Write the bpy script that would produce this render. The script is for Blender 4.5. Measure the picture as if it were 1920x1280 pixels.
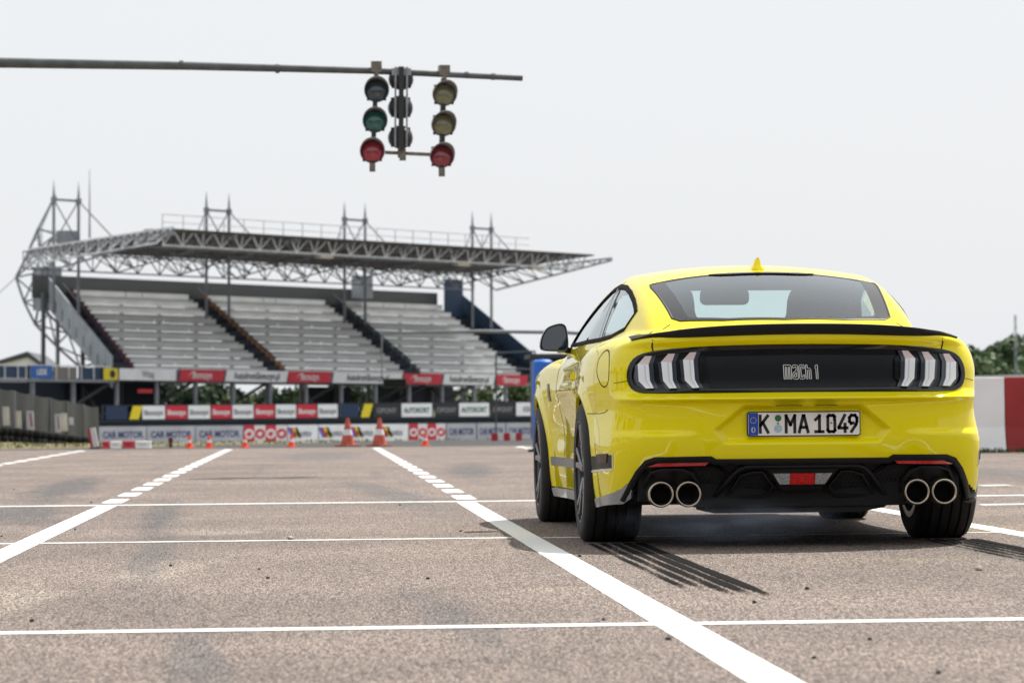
import bpy, bmesh, math, random
import numpy as np
from mathutils import Vector, Matrix
from mathutils.geometry import delaunay_2d_cdt

for _o in list(bpy.data.objects):
    bpy.data.objects.remove(_o)
SC = bpy.context.scene
COL = SC.collection
random.seed(7)
RNG = np.random.RandomState(11)

# ---------------------------------------------------------------- camera
FPX = 5690.0                       # focal length in pixels of a 1920 px wide picture
CAM_H = 0.655
YAW, PITCH, ROLL = math.atan(380 / FPX), math.atan(127.6 / FPX), -0.009
cam_data = bpy.data.cameras.new("camera")
cam_data.sensor_width = 36.0
cam_data.lens = FPX / 1920 * 36.0
cam_data.clip_start, cam_data.clip_end = 0.1, 6000
cam_data.dof.use_dof = True
cam_data.dof.focus_distance = 14.2
cam_data.dof.aperture_fstop = 6.2
cam = bpy.data.objects.new("camera", cam_data)
COL.objects.link(cam)
CAM_M = (Matrix.Rotation(-YAW, 4, 'Z') @ Matrix.Rotation(math.pi / 2 + PITCH, 4, 'X') @ Matrix.Rotation(ROLL, 4, 'Z'))
CAM_M.translation = (0, 0, CAM_H)
cam.matrix_world = CAM_M
SC.camera = cam

# ---------------------------------------------------------------- sky and sun
SUN_TO = Vector((0.44, 0.48, 1.0)).normalized()        # direction towards the sun
SUN_EL = math.asin(SUN_TO.z)
SUN_ROT = math.atan2(SUN_TO.x, SUN_TO.y)
world = bpy.data.worlds.new("World")
SC.world = world
world.use_nodes = True
wn, wl = world.node_tree.nodes, world.node_tree.links
wn.clear()
w_out = wn.new('ShaderNodeOutputWorld')
w_bg = wn.new('ShaderNodeBackground')
w_sky = wn.new('ShaderNodeTexSky')
w_sky.sky_type = 'NISHITA'
w_sky.sun_disc = False
w_sky.sun_elevation, w_sky.sun_rotation = SUN_EL, SUN_ROT
w_sky.air_density, w_sky.dust_density, w_sky.ozone_density = 1.0, 6.0, 1.0
w_mix = wn.new('ShaderNodeMix')                        # thin white overcast over the clear sky
w_mix.data_type = 'RGBA'
w_mix.inputs['Factor'].default_value = 0.90
w_mix.inputs['B'].default_value = (7.62, 7.80, 8.02, 1)
wl.new(w_sky.outputs['Color'], w_mix.inputs['A'])
wl.new(w_mix.outputs['Result'], w_bg.inputs['Color'])
w_bg.inputs['Strength'].default_value = 0.1
wl.new(w_bg.outputs['Background'], w_out.inputs['Surface'])
sun_data = bpy.data.lights.new("sun", 'SUN')
sun_data.energy = 5.0
sun_data.angle = math.radians(0.7)
sun_data.color = (1.0, 0.965, 0.91)
sun = bpy.data.objects.new("sun", sun_data)
COL.objects.link(sun)
sun.rotation_euler = (-SUN_TO).to_track_quat('-Z', 'Y').to_euler()
sun.location = (0, 0, 40)
SC.view_settings.view_transform = 'Standard'
SC.view_settings.look = 'None'
SC.view_settings.exposure = 0.25
SC.view_settings.gamma = 1.0
SC.render.engine = 'CYCLES'
SC.cycles.use_denoising = True
SC.cycles.max_bounces = 10
SC.cycles.transparent_max_bounces = 16
SC.cycles.caustics_reflective = False
SC.cycles.caustics_refractive = False

# ---------------------------------------------------------------- helpers
def mat(name, col, rough=0.5, metal=0.0, coat=0.0, spec=0.5, noise=None, bump=None, trans=0.0, emit=None, alpha=None):
    """Principled material; noise=(scale, amount[, detail]) varies the colour, bump=(scale, strength)."""
    m = bpy.data.materials.new(name)
    m.use_nodes = True
    n, l = m.node_tree.nodes, m.node_tree.links
    b = n['Principled BSDF']
    c = tuple(col) + (1,) if len(col) == 3 else tuple(col)
    b.inputs['Base Color'].default_value = c
    b.inputs['Roughness'].default_value = rough
    b.inputs['Metallic'].default_value = metal
    b.inputs['Coat Weight'].default_value = coat
    b.inputs['Coat Roughness'].default_value = 0.03
    b.inputs['Specular IOR Level'].default_value = spec
    b.inputs['Transmission Weight'].default_value = trans
    if alpha is not None:
        b.inputs['Alpha'].default_value = alpha
    if emit:
        b.inputs['Emission Color'].default_value = tuple(emit[:3]) + (1,)
        b.inputs['Emission Strength'].default_value = emit[3]
    if noise or bump:
        tc = n.new('ShaderNodeTexCoord')
    if noise:
        t = n.new('ShaderNodeTexNoise')
        t.inputs['Scale'].default_value = noise[0]
        t.inputs['Detail'].default_value = noise[2] if len(noise) > 2 else 5
        l.new(tc.outputs['Object'], t.inputs['Vector'])
        r = n.new('ShaderNodeMapRange')
        r.inputs['From Min'].default_value, r.inputs['From Max'].default_value = 0.3, 0.7
        r.inputs['To Min'].default_value, r.inputs['To Max'].default_value = 1 - noise[1], 1 + noise[1]
        l.new(t.outputs['Fac'], r.inputs['Value'])
        x = n.new('ShaderNodeVectorMath'); x.operation = 'SCALE'
        x.inputs[0].default_value = c[:3]
        l.new(r.outputs['Result'], x.inputs['Scale'])
        l.new(x.outputs['Vector'], b.inputs['Base Color'])
    if bump:
        t = n.new('ShaderNodeTexNoise')
        t.inputs['Scale'].default_value = bump[0]
        t.inputs['Detail'].default_value = 4
        l.new(tc.outputs['Object'], t.inputs['Vector'])
        u = n.new('ShaderNodeBump')
        u.inputs['Strength'].default_value = bump[1]
        u.inputs['Distance'].default_value = 0.01
        l.new(t.outputs['Fac'], u.inputs['Height'])
        l.new(u.outputs['Normal'], b.inputs['Normal'])
    return m

def link(name, me, m=None, parent=None, smooth=False):
    o = bpy.data.objects.new(name, me)
    COL.objects.link(o)
    if m is not None:
        me.materials.append(m)
    if smooth:
        me.polygons.foreach_set('use_smooth', [True] * len(me.polygons))
    if parent is not None:
        o.parent = parent
    return o

def tag(o, label=None, cat=None, group=None, kind=None):
    for k, v in (('label', label), ('category', cat), ('group', group), ('kind', kind)):
        if v:
            o[k] = v
    return o

def empty(name, loc=(0, 0, 0), rz=0.0):
    o = bpy.data.objects.new(name, None)
    o.empty_display_size = 0.2
    COL.objects.link(o)
    o.location = loc
    o.rotation_euler = (0, 0, rz)
    return o

class MB:
    """Mesh builder: collects boxes, bars, tubes, lathes, prisms into ONE mesh."""
    def __init__(s):
        s.v, s.f = [], []
    def add(s, vs, fs):
        k = len(s.v)
        s.v += [tuple(map(float, p)) for p in vs]
        s.f += [tuple(i + k for i in f) for f in fs]
        return s
    def box(s, c, d, R=None):
        hx, hy, hz = d[0] / 2, d[1] / 2, d[2] / 2
        p = [Vector((x, y, z)) for x in (-hx, hx) for y in (-hy, hy) for z in (-hz, hz)]
        if R is not None:
            p = [R @ q for q in p]
        c = Vector(c)
        return s.add([q + c for q in p], [(0, 1, 3, 2), (4, 6, 7, 5), (0, 4, 5, 1), (2, 3, 7, 6), (0, 2, 6, 4), (1, 5, 7, 3)])
    def bar(s, a, b, w, h=None, up=(0, 0, 1)):
        """box beam from a to b"""
        a, b = Vector(a), Vector(b)
        h = h or w
        d = (b - a).normalized()
        u = Vector(up)
        if abs(d.dot(u)) > 0.98:
            u = Vector((1, 0, 0))
        x = d.cross(u).normalized(); z = x.cross(d).normalized()
        p = []
        for e in (a, b):
            for sx, sz in ((-1, -1), (1, -1), (1, 1), (-1, 1)):
                p.append(e + x * sx * w / 2 + z * sz * h / 2)
        return s.add(p, [(0, 3, 2, 1), (4, 5, 6, 7), (0, 1, 5, 4), (1, 2, 6, 5), (2, 3, 7, 6), (3, 0, 4, 7)])
    def tube(s, pts, r, n=8, cap=True):
        pts = [Vector(p) for p in pts]
        rs = r if isinstance(r, (list, tuple)) else [r] * len(pts)
        prev = None; ring = []
        for i, p in enumerate(pts):
            d = (pts[min(i + 1, len(pts) - 1)] - pts[max(i - 1, 0)]).normalized()
            if prev is None:
                x = d.orthogonal().normalized()
            else:
                x = (prev - d * prev.dot(d)).normalized()
            prev = x
            y = d.cross(x)
            ring.append([p + (x * math.cos(2 * math.pi * k / n) + y * math.sin(2 * math.pi * k / n)) * rs[i] for k in range(n)])
        vs = [q for R_ in ring for q in R_]
        fs = [(i * n + k, i * n + (k + 1) % n, (i + 1) * n + (k + 1) % n, (i + 1) * n + k) for i in range(len(pts) - 1) for k in range(n)]
        if cap:
            fs += [tuple(range(n))[::-1], tuple((len(pts) - 1) * n + k for k in range(n))]
        return s.add(vs, fs)
    def lathe(s, prof, c=(0, 0, 0), axis='Z', n=24, closed=False, a0=0.0, a1=2 * math.pi):
        """prof: list of (radius, height along axis)"""
        full = abs(a1 - a0) > 6.28
        m = n if full else n + 1
        vs = []
        for r, h in prof:
            for k in range(m):
                a = a0 + (a1 - a0) * k / n
                x, y = r * math.cos(a), r * math.sin(a)
                q = {'Z': (x, y, h), 'X': (h, x, y), 'Y': (x, h, y)}[axis]
                vs.append((q[0] + c[0], q[1] + c[1], q[2] + c[2]))
        fs = []
        P = len(prof)
        for i in range(P if closed else P - 1):
            j = (i + 1) % P
            for k in range(n):
                k2 = (k + 1) % m
                fs.append((i * m + k, i * m + k2, j * m + k2, j * m + k))
        return s.add(vs, fs)
    def prism(s, poly, fn, t):
        """extrude 2-D polygon: fn(a, b, depth) -> 3-D, from depth 0 to t"""
        n = len(poly)
        vs = [fn(a, b, 0.0) for a, b in poly] + [fn(a, b, t) for a, b in poly]
        fs = [tuple(range(n)), tuple(range(2 * n - 1, n - 1, -1))] + [(i, (i + 1) % n, n + (i + 1) % n, n + i) for i in range(n)]
        return s.add(vs, fs)
    def mesh(s, name):
        me = bpy.data.meshes.new(name)
        me.from_pydata(s.v, [], s.f)
        bm = bmesh.new(); bm.from_mesh(me)
        bmesh.ops.recalc_face_normals(bm, faces=bm.faces)
        bm.to_mesh(me); bm.free()
        return me
    def build(s, name, m=None, parent=None, smooth=False, bevel=0.0, auto=False):
        o = link(name, s.mesh(name), m, parent, smooth)
        if bevel:
            b = o.modifiers.new('bevel', 'BEVEL'); b.width = bevel; b.segments = 2; b.limit_method = 'ANGLE'; b.angle_limit = math.radians(35)
        if smooth and auto:
            sharp(o.data)
        return o

def sharp(me, deg=35):
    bm = bmesh.new(); bm.from_mesh(me)
    t = math.radians(deg)
    for e in bm.edges:
        if len(e.link_faces) == 2 and e.calc_face_angle(0) > t:
            e.smooth = False
    bm.to_mesh(me); bm.free()

def text_mesh(txt, size=1.0, xscale=1.0, bold=0.0, res=3):
    """flat mesh of lettering, centred, in the XZ plane (facing -Y), cap height about `size`"""
    cu = bpy.data.curves.new('lettering', 'FONT')
    cu.body = txt; cu.size = size / 0.73; cu.align_x = 'CENTER'; cu.align_y = 'CENTER'
    cu.offset = bold; cu.resolution_u = res
    o = bpy.data.objects.new('lettering', cu)
    COL.objects.link(o)
    dg = bpy.context.evaluated_depsgraph_get()
    me = bpy.data.meshes.new_from_object(o.evaluated_get(dg))
    bpy.data.objects.remove(o); bpy.data.curves.remove(cu)
    me.transform(Matrix(((xscale, 0, 0, 0), (0, 0, -1, 0), (0, 1, 0, 0), (0, 0, 0, 1))))
    return me

M_RUBBER = mat('tyre_rubber', (.016, .016, .017), rough=.72, noise=(18, .2), bump=(160, .15))
M_VOID = mat('dark_lining', (.006, .006, .006), rough=.9)
# ---------------------------------------------------------------- car shape (car space: x right, y forward from the tail, z up)
def curve(xs_, ys_):
    """smooth (Catmull-Rom, non-overshooting) 1-D lookup through knots"""
    xk, yk = np.array(xs_, float), np.array(ys_, float)
    d = np.diff(yk) / np.diff(xk)
    m = np.zeros_like(yk); m[0], m[-1] = d[0], d[-1]
    for i in range(1, len(yk) - 1):
        h0, h1 = xk[i] - xk[i - 1], xk[i + 1] - xk[i]
        m[i] = 0 if d[i - 1] * d[i] <= 0 else 3 * (h0 + h1) / ((2 * h1 + h0) / d[i - 1] + (h1 + 2 * h0) / d[i])
    X = np.linspace(xk[0], xk[-1], 1600)
    i = np.clip(np.searchsorted(xk, X) - 1, 0, len(xk) - 2)
    h = xk[i + 1] - xk[i]; t = (X - xk[i]) / h
    Y = (2 * t**3 - 3 * t**2 + 1) * yk[i] + (t**3 - 2 * t**2 + t) * h * m[i] + (3 * t**2 - 2 * t**3) * yk[i + 1] + (t**3 - t**2) * h * m[i + 1]
    return lambda v: np.interp(v, X, Y)
def sst(t):
    t = np.clip(t, 0, 1)
    return t * t * (3 - 2 * t)
def smax(a, b, k):
    h = np.maximum(k - np.abs(a - b), 0) / k
    return np.maximum(a, b) + h * h * k * 0.25
def smin(a, b, k):
    return -smax(-a, -b, k)
REAR_AXLE, FRONT_AXLE, AXLE_Z, ARCH_R = 1.0, 3.73, 0.345, 0.372
Wy = curve([-.2, 0, .15, .35, .6, .85, 1.05, 1.35, 1.7, 2.2, 2.8, 3.3, 3.6, 3.8, 4.1, 4.4, 4.6, 4.8],
           [.74, .805, .84, .882, .93, .952, .957, .948, .915, .898, .905, .94, .962, .966, .945, .90, .84, .74])
Dz = curve([.1, .2, .3, .45, .55, .65, .75, .82, .88, .94, 1.0, 1.06, 1.15, 1.4], [.075, .050, .034, .024, .016, .007, .001, 0, .01, .036, .085, .15, .27, .7])
Hc = curve([-.2, .03, .08, .3, .5, .8, 1.3, 2.0, 3.0, 3.35, 3.6, 4.0, 4.4, 4.65, 4.8], [.99, 1.012, 1.02, 1.04, 1.055, 1.05, 1.02, .985, .98, 1.0, .985, .95, .89, .81, .68])
Cz = curve([.05, .2, .3, .38, .45, .52, .6, .66, .683, .690, .697, .712, .728, .74, .85, .935, .95, .965, .985, 1.0, 1.06],
           [.30, .15, .088, .058, .040, .034, .035, .031, .021, .003, .000, .030, .064, .075, .085, .092, .082, .068, .058, .055, .05])
Gz = curve([.30, .42, .5, .8, 1.1, 1.35, 1.7, 2.05, 2.4, 2.6, 2.8, 3.1, 3.45, 3.6], [.96, 1.02, 1.06, 1.19, 1.287, 1.347, 1.393, 1.41, 1.396, 1.363, 1.29, 1.13, .945, .86])
Ay = curve([.3, .5, .8, 1.2, 1.6, 2.0, 2.6, 3.2, 3.6], [.575, .628, .70, .772, .822, .847, .842, .82, .79])
HEX = np.array([(-.275, .668), (-.415, .552), (-.365, .487), (.365, .487), (.415, .552), (.275, .668)])
def convex_d(P, x, z):
    d = np.full(np.shape(x), -1e9)
    for i in range(len(P)):
        a, b = P[i], P[(i + 1) % len(P)]
        e = b - a; n = np.array([-e[1], e[0]]) / np.hypot(*e)
        d = np.maximum(d, (x - a[0]) * n[0] + (z - a[1]) * n[1])
    return d
if convex_d(HEX, np.array([0.]), np.array([.57]))[0] > 0:
    HEX = HEX[::-1]
def Frear(x, y, z):
    ax = np.abs(x)
    r = Cz(z) + .075 * (x / .75)**2 + .03 * (x / .75)**4
    r = r + .034 * sst((-convex_d(HEX, x, z) + .004) / .03)                     # number plate recess
    r = r - .026 * sst((.552 - z) / .028) * sst((ax - .45) / .20)               # lower corner swelling
    return r - y
def Fside(x, y, z):
    ax = np.abs(x)
    w = Wy(y) - Dz(z)
    w = w - .018 * np.exp(-((z - .55) / .13)**2) * sst((y - 1.35) / .4) * sst((3.4 - y) / .3)      # hollow door
    w = w + .010 * np.exp(-((z - .76) / .035)**2) * sst((y - 1.2) / .5) * sst((3.3 - y) / .6)      # shoulder crease
    w = w - .010 * np.exp(-((z - .84) / .05)**2) * sst((y - 1.5) / .5) * sst((3.3 - y) / .6)
    w = w + .042 * sst((.66 - z) / .2) * sst((.85 - y) / .5)                    # bumper corner stands out below
    for ya in (REAR_AXLE, FRONT_AXLE):                                          # wheel arch swelling
        rr = np.hypot(y - ya, z - AXLE_Z)
        w = w + .014 * sst((.46 - rr) / .08)
    return ax - w
def Ftop(x, y, z):
    ax = np.abs(x)
    h = Hc(y) - .030 * (ax / .75)**2 - .012 * (ax / .75)**4
    return z - h
def F(x, y, z):
    b = smax(Fside(x, y, z), Frear(x, y, z), .115)
    b = smax(b, Ftop(x, y, z), .060)
    b = smax(b, y - (4.79 - .30 * (x / .8)**2 - .12 * ((z - .45) / .35)**2), .2)
    ax = np.abs(x)
    g = smax(ax - (Ay(y) - .50 * np.maximum(z - 1.0, -.02) - .42 * np.maximum(z - 1.0, 0)**2), z - (Gz(y) - .050 * (ax / .57)**2), .05)
    g = smax(smax(g, .3 - y, .02), .85 - z, .02)
    return smin(b, g, .012 + .042 * sst((y - .55) / .5))
def solve(o, d, t1=1.25, n=40):
    """first surface crossing along rays o + t d, starting inside"""
    o, d = np.asarray(o, float), np.asarray(d, float)
    lo = np.zeros(d.shape[:-1]); hi = np.full(d.shape[:-1], t1)
    done = np.zeros(d.shape[:-1], bool)
    for t in np.linspace(0, t1, n)[1:]:
        p = o + d * t
        out = (F(p[..., 0], p[..., 1], p[..., 2]) > 0) & ~done
        hi = np.where(out, t, hi); lo = np.where(done | out, lo, t); done |= out
    for _ in range(15):
        m = (lo + hi) / 2; p = o + d * m[..., None]
        i = F(p[..., 0], p[..., 1], p[..., 2]) < 0
        lo = np.where(i, m, lo); hi = np.where(i, hi, m)
    return o + d * ((lo + hi) / 2)[..., None]
def outside(o, d, t1=.8, n=44):
    """first surface crossing along rays coming from outside"""
    o, d = np.asarray(o, float), np.asarray(d, float)
    lo = np.zeros(d.shape[:-1]); hi = np.full(d.shape[:-1], np.nan)
    done = np.zeros(d.shape[:-1], bool)
    for t in np.linspace(0, t1, n)[1:]:
        p = o + d * t
        i = (F(p[..., 0], p[..., 1], p[..., 2]) < 0) & ~done
        hi = np.where(i, t, hi); lo = np.where(done | i, lo, t); done |= i
    hi = np.where(done, hi, lo)
    for _ in range(15):
        m = (lo + hi) / 2; p = o + d * m[..., None]
        i = F(p[..., 0], p[..., 1], p[..., 2]) < 0
        hi = np.where(i, m, hi); lo = np.where(i, lo, m)
    return o + d * ((lo + hi) / 2)[..., None]
def grad(p, e=2e-3):
    x, y, z = p[..., 0], p[..., 1], p[..., 2]
    g = np.stack([F(x + e, y, z) - F(x - e, y, z), F(x, y + e, z) - F(x, y - e, z), F(x, y, z + e) - F(x, y, z - e)], -1)
    return g / np.maximum(np.linalg.norm(g, axis=-1, keepdims=True), 1e-9)
def project(axis, a, b):
    a, b = np.asarray(a, float), np.asarray(b, float); e = np.ones_like(a)
    o, d = {'rear': ((a, -.06 * e, b), (0, 1, 0)), 'left': ((-1.05 * e, a, b), (1, 0, 0)), 'right': ((1.05 * e, a, b), (-1, 0, 0)),
            'top': ((a, b, 1.5 * e), (0, 0, -1))}[axis]
    return outside(np.stack(o, -1), np.broadcast_to(np.array(d, float), a.shape + (3,)))
# ---------------------------------------------------------------- end of car shape
# ---------------------------------------------------------------- placing things: a picture point and a distance along the lane
def W(px, py, D):
    d = CAM_M.to_3x3() @ Vector(((px - 960) / FPX, -(py - 640) / FPX, -1))
    return Vector((0, 0, CAM_H)) + d * (D / d.y)

# ---------------------------------------------------------------- terrain
def terrain_z(x, y):
    y0 = 69 + 11 * sst((-6.5 - x) / 3)
    return -.03 - .85 * sst((y - y0) / 36.0) + .10 * sst((y - 58) / 8) * sst((-7.0 - x) / 3) * sst((84 - y) / 10)
def grass_mat():
    m = bpy.data.materials.new('dry_grass'); m.use_nodes = True
    n, l = m.node_tree.nodes, m.node_tree.links
    b = n['Principled BSDF']; b.inputs['Roughness'].default_value = .95
    tc = n.new('ShaderNodeTexCoord')
    t = n.new('ShaderNodeTexNoise'); t.inputs['Scale'].default_value = .35; t.inputs['Detail'].default_value = 8
    l.new(tc.outputs['Object'], t.inputs['Vector'])
    r = n.new('ShaderNodeValToRGB'); e = r.color_ramp.elements
    e[0].position, e[0].color = .35, (.20, .15, .085, 1)
    e[1].position, e[1].color = .62, (.10, .115, .03, 1)
    l.new(t.outputs['Fac'], r.inputs['Fac'])
    t2 = n.new('ShaderNodeTexNoise'); t2.inputs['Scale'].default_value = 6; t2.inputs['Detail'].default_value = 6
    l.new(tc.outputs['Object'], t2.inputs['Vector'])
    mx = n.new('ShaderNodeMix'); mx.data_type = 'RGBA'; mx.blend_type = 'MULTIPLY'; mx.inputs['Factor'].default_value = .7
    l.new(r.outputs['Color'], mx.inputs['A'])
    r2 = n.new('ShaderNodeValToRGB'); r2.color_ramp.elements[0].position = .3; r2.color_ramp.elements[0].color = (.45, .45, .45, 1); r2.color_ramp.elements[1].position = .7; r2.color_ramp.elements[1].color = (1.3, 1.3, 1.3, 1)
    l.new(t2.outputs['Fac'], r2.inputs['Fac']); l.new(r2.outputs['Color'], mx.inputs['B'])
    l.new(mx.outputs['Result'], b.inputs['Base Color'])
    return m
M_GRASS = grass_mat()
gx = np.concatenate([[-1500, -600, -200], np.arange(-60, 61, 2.0), [200, 600, 1500]])
gy = np.concatenate([[-1200, -300, -60, 0, 40], np.arange(52, 120, 1.5), [140, 180, 260, 500, 1200, 3000]])
GX, GY = np.meshgrid(gx, gy, indexing='ij')
GP = np.stack([GX, GY, terrain_z(GX, GY)], -1)
_n1, _n2 = GX.shape
MBt = MB().add(GP.reshape(-1, 3).tolist(), [(i * _n2 + j, (i + 1) * _n2 + j, (i + 1) * _n2 + j + 1, i * _n2 + j + 1) for i in range(_n1 - 1) for j in range(_n2 - 1)])
tag(MBt.build('terrain', M_GRASS, smooth=True), 'dry grass and bare earth around the track', kind='structure')
tag(MB().add([(-60, 104, -.862), (60, 104, -.862), (60, 215, -.862), (-60, 215, -.862)], [(0, 1, 2, 3)]).build('bounce_apron', mat('grey_bounce', (.27, .265, .26), rough=.95, noise=(1.5, .2))), 'grey ground sheet added under the grandstand to neutralise bounced light', kind='structure')  # added grey sheet: keeps light bounced onto the roof underside neutral
# short tufts along the verge beyond the tarmac
tuft = MB()
for _ in range(5200):
    r = random.random()
    x = random.uniform(-14, 10); y = random.uniform(57.5, 70) if x > -7 else random.uniform(57, 82)
    if y < 58.2 + max(0, x + 6) * 1.05 + .4:
        continue
    if x > -7 and random.random() < .45:
        continue
    z = float(terrain_z(np.float64(x), np.float64(y)))
    h = random.uniform(.03, .10) * (1.0 if x < -6 else .7); a = random.uniform(0, 3.14); w = random.uniform(.015, .04)
    dx, dy = math.cos(a) * w, math.sin(a) * w
    tuft.add([(x - dx, y - dy, z), (x + dx, y + dy, z), (x + random.uniform(-.03, .03), y, z + h)], [(0, 1, 2)])
tag(link('grass', tuft.mesh('grass'), mat('grass_blades', (.16, .155, .045), rough=.9, noise=(.6, .5))), 'thin dry grass tufts along the verge', kind='stuff')

# ---------------------------------------------------------------- tarmac
def tarmac_mat(name, c0, c1, streaks=True):
    m = bpy.data.materials.new(name); m.use_nodes = True
    n, l = m.node_tree.nodes, m.node_tree.links
    b = n['Principled BSDF']; b.inputs['Roughness'].default_value = .82; b.inputs['Specular IOR Level'].default_value = .3
    tc = n.new('ShaderNodeTexCoord')
    def noise(scale, det, vec=None, dist=0.0, rough=.6):
        t = n.new('ShaderNodeTexNoise'); t.inputs['Scale'].default_value = scale; t.inputs['Detail'].default_value = det
        t.inputs['Distortion'].default_value = dist; t.inputs['Roughness'].default_value = rough
        l.new(vec or tc.outputs['Object'], t.inputs['Vector']); return t.outputs['Fac']
    def ramp(v, p0, p1, a, c):
        r = n.new('ShaderNodeMapRange'); r.interpolation_type = 'SMOOTHSTEP'
        for k, val in (('From Min', p0), ('From Max', p1), ('To Min', a), ('To Max', c)):
            r.inputs[k].default_value = val
        l.new(v, r.inputs['Value']); return r.outputs['Result']
    def mixc(f, A, B, mode='MIX'):
        x = n.new('ShaderNodeMix'); x.data_type = 'RGBA'; x.blend_type = mode
        if isinstance(f, float): x.inputs['Factor'].default_value = f
        else: l.new(f, x.inputs['Factor'])
        for s, v in (('A', A), ('B', B)):
            if isinstance(v, tuple): x.inputs[s].default_value = v + (1,)
            else: l.new(v, x.inputs[s])
        return x.outputs['Result']
    def mapped(sx, sy, rz=0.0, off=(0, 0, 0)):
        mp = n.new('ShaderNodeMapping'); mp.inputs['Scale'].default_value = (sx, sy, 1); mp.inputs['Rotation'].default_value = (0, 0, rz); mp.inputs['Location'].default_value = off
        l.new(tc.outputs['Object'], mp.inputs['Vector']); return mp.outputs['Vector']
    vo = n.new('ShaderNodeTexVoronoi'); vo.inputs['Scale'].default_value = 1.0; l.new(mapped(215, 34), vo.inputs['Vector'])   # stone chips rolled into the binder along the lanes
    bw = n.new('ShaderNodeSeparateColor'); l.new(vo.outputs['Color'], bw.inputs['Color'])
    cm = tuple((p + q) / 2 for p, q in zip(c0, c1))
    big = ramp(noise(.55, 6), .32, .7, .82, 1.16)
    s2 = n.new('ShaderNodeVectorMath'); s2.operation = 'SCALE'; s2.inputs[0].default_value = cm; l.new(big, s2.inputs['Scale']); col = s2.outputs['Vector']
    if streaks:
        st = ramp(noise(1.0, 5, mapped(2.4, .10, .10), .6), .56, .74, 0.0, .55)          # old rubber laid along the lanes
        col = mixc(st, col, (.095, .09, .09))
        st2 = ramp(noise(1.0, 4, mapped(.9, .07, -.32, (3, 1, 0)), 1.0), .60, .74, 0.0, .5)
        col = mixc(st2, col, (.10, .096, .097))
        pl = ramp(noise(1.0, 6, mapped(.55, .8, .2, (9, 4, 0)), .8), .63, .74, 0.0, .55)       # pale scuffed patches
        col = mixc(pl, col, (.38, .32, .25))
        def stain(cx, cy, rx, ry, rz, colr, amt):
            mp = n.new('ShaderNodeMapping'); mp.vector_type = 'TEXTURE'
            mp.inputs['Location'].default_value = (cx, cy, 0); mp.inputs['Rotation'].default_value = (0, 0, rz); mp.inputs['Scale'].default_value = (rx, ry, 1)
            l.new(tc.outputs['Object'], mp.inputs['Vector'])
            ln = n.new('ShaderNodeVectorMath'); ln.operation = 'LENGTH'; l.new(mp.outputs['Vector'], ln.inputs[0])
            nz = noise(2.2, 6, mapped(3.0, .55, .1, (cx, cy, 0)), .5)
            ad = n.new('ShaderNodeMath'); ad.operation = 'MULTIPLY_ADD'; ad.inputs[1].default_value = 1.6; l.new(nz, ad.inputs[0]); l.new(ln.outputs['Value'], ad.inputs[2])
            return mixc(ramp(ad.outputs[0], 1.05, 1.75, amt, 0.0), col, colr)
        for a_ in ((-1.10, 10.9, .24, 1.5, 0, (.33, .28, .23), .6), (-.62, 12.6, .26, 1.1, -.12, (.33, .28, .23), .55), (-.50, 16.6, .30, .5, 0, (.36, .31, .26), .5), (-1.05, 8.9, .22, .5, 0, (.36, .31, .26), .5),
                   (-2.15, 27, .42, 6.5, .03, (.085, .083, .085), .75), (-1.9, 20.2, .40, 3.0, .1, (.09, .087, .088), .7), (-.95, 19.5, .20, 5.0, .03, (.09, .088, .09), .6), (-.72, 14.2, .14, 3.6, .02, (.10, .097, .098), .5),
                   (-.6, 37.5, .8, .7, 0, (.075, .075, .078), .75), (1.75, 33, .40, 6.5, -.05, (.09, .088, .09), .7), (.62, 24, .30, 7, .05, (.10, .098, .10), .55), (.45, 9.6, .15, 2.4, .06, (.10, .096, .096), .5),
                   (-.3, 8.0, .12, 2.5, .05, (.10, .097, .098), .5), (.15, 45, 1.0, 6, 0, (.11, .11, .115), .6), (2.5, 12.8, .5, .22, 0, (.22, .185, .125), .8), (6.5, 30, 1.2, 5, 0, (.10, .098, .10), .5)):
            col = stain(*a_)
        spots = ramp(noise(3.2, 2), .735, .76, 0.0, .75)
        col = mixc(spots, col, (.03, .028, .026))
    # grain: light and dark stone chips, with dark binder between them, over everything
    fine = ramp(noise(1.0, 3, mapped(380, 62)), .34, .66, .45, 1.6)
    mid_ = ramp(noise(1.0, 4, mapped(70, 16)), .32, .68, .90, 1.10)
    chip = ramp(bw.outputs['Red'], .1, .95, 2 * c0[0] / (c0[0] + c1[0]), 2 * c1[0] / (c0[0] + c1[0]))
    gap = ramp(vo.outputs['Distance'], .40, .75, 1.06, .50)
    g_ = fine
    for v in (mid_, chip, gap):
        k_ = n.new('ShaderNodeMath'); k_.operation = 'MULTIPLY'; l.new(g_, k_.inputs[0]); l.new(v, k_.inputs[1]); g_ = k_.outputs[0]
    s3 = n.new('ShaderNodeVectorMath'); s3.operation = 'SCALE'; l.new(col, s3.inputs[0]); l.new(g_, s3.inputs['Scale']); col = s3.outputs['Vector']
    l.new(col, b.inputs['Base Color'])
    bu = n.new('ShaderNodeBump'); bu.inputs['Strength'].default_value = .8; bu.inputs['Distance'].default_value = .004
    l.new(vo.outputs['Distance'], bu.inputs['Height']); bu.invert = True
    l.new(bu.outputs['Normal'], b.inputs['Normal'])
    return m
M_TARMAC = tarmac_mat('tarmac', (.094, .074, .063), (.338, .268, .228))
M_ROAD = tarmac_mat('dark_track_surface', (.035, .034, .034), (.075, .072, .07), False)
def sheet(name, pts, z, m, parent=None):
    return MB().add([(x, y, z) for x, y in pts], [tuple(range(len(pts)))]).build(name, m, parent)
tarmac = tag(sheet('tarmac', [(-45, -50), (60, -50), (60, 55.0), (-45, 55.0)], 0.0, M_TARMAC), 'worn brownish tarmac with painted lanes', kind='structure')
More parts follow.
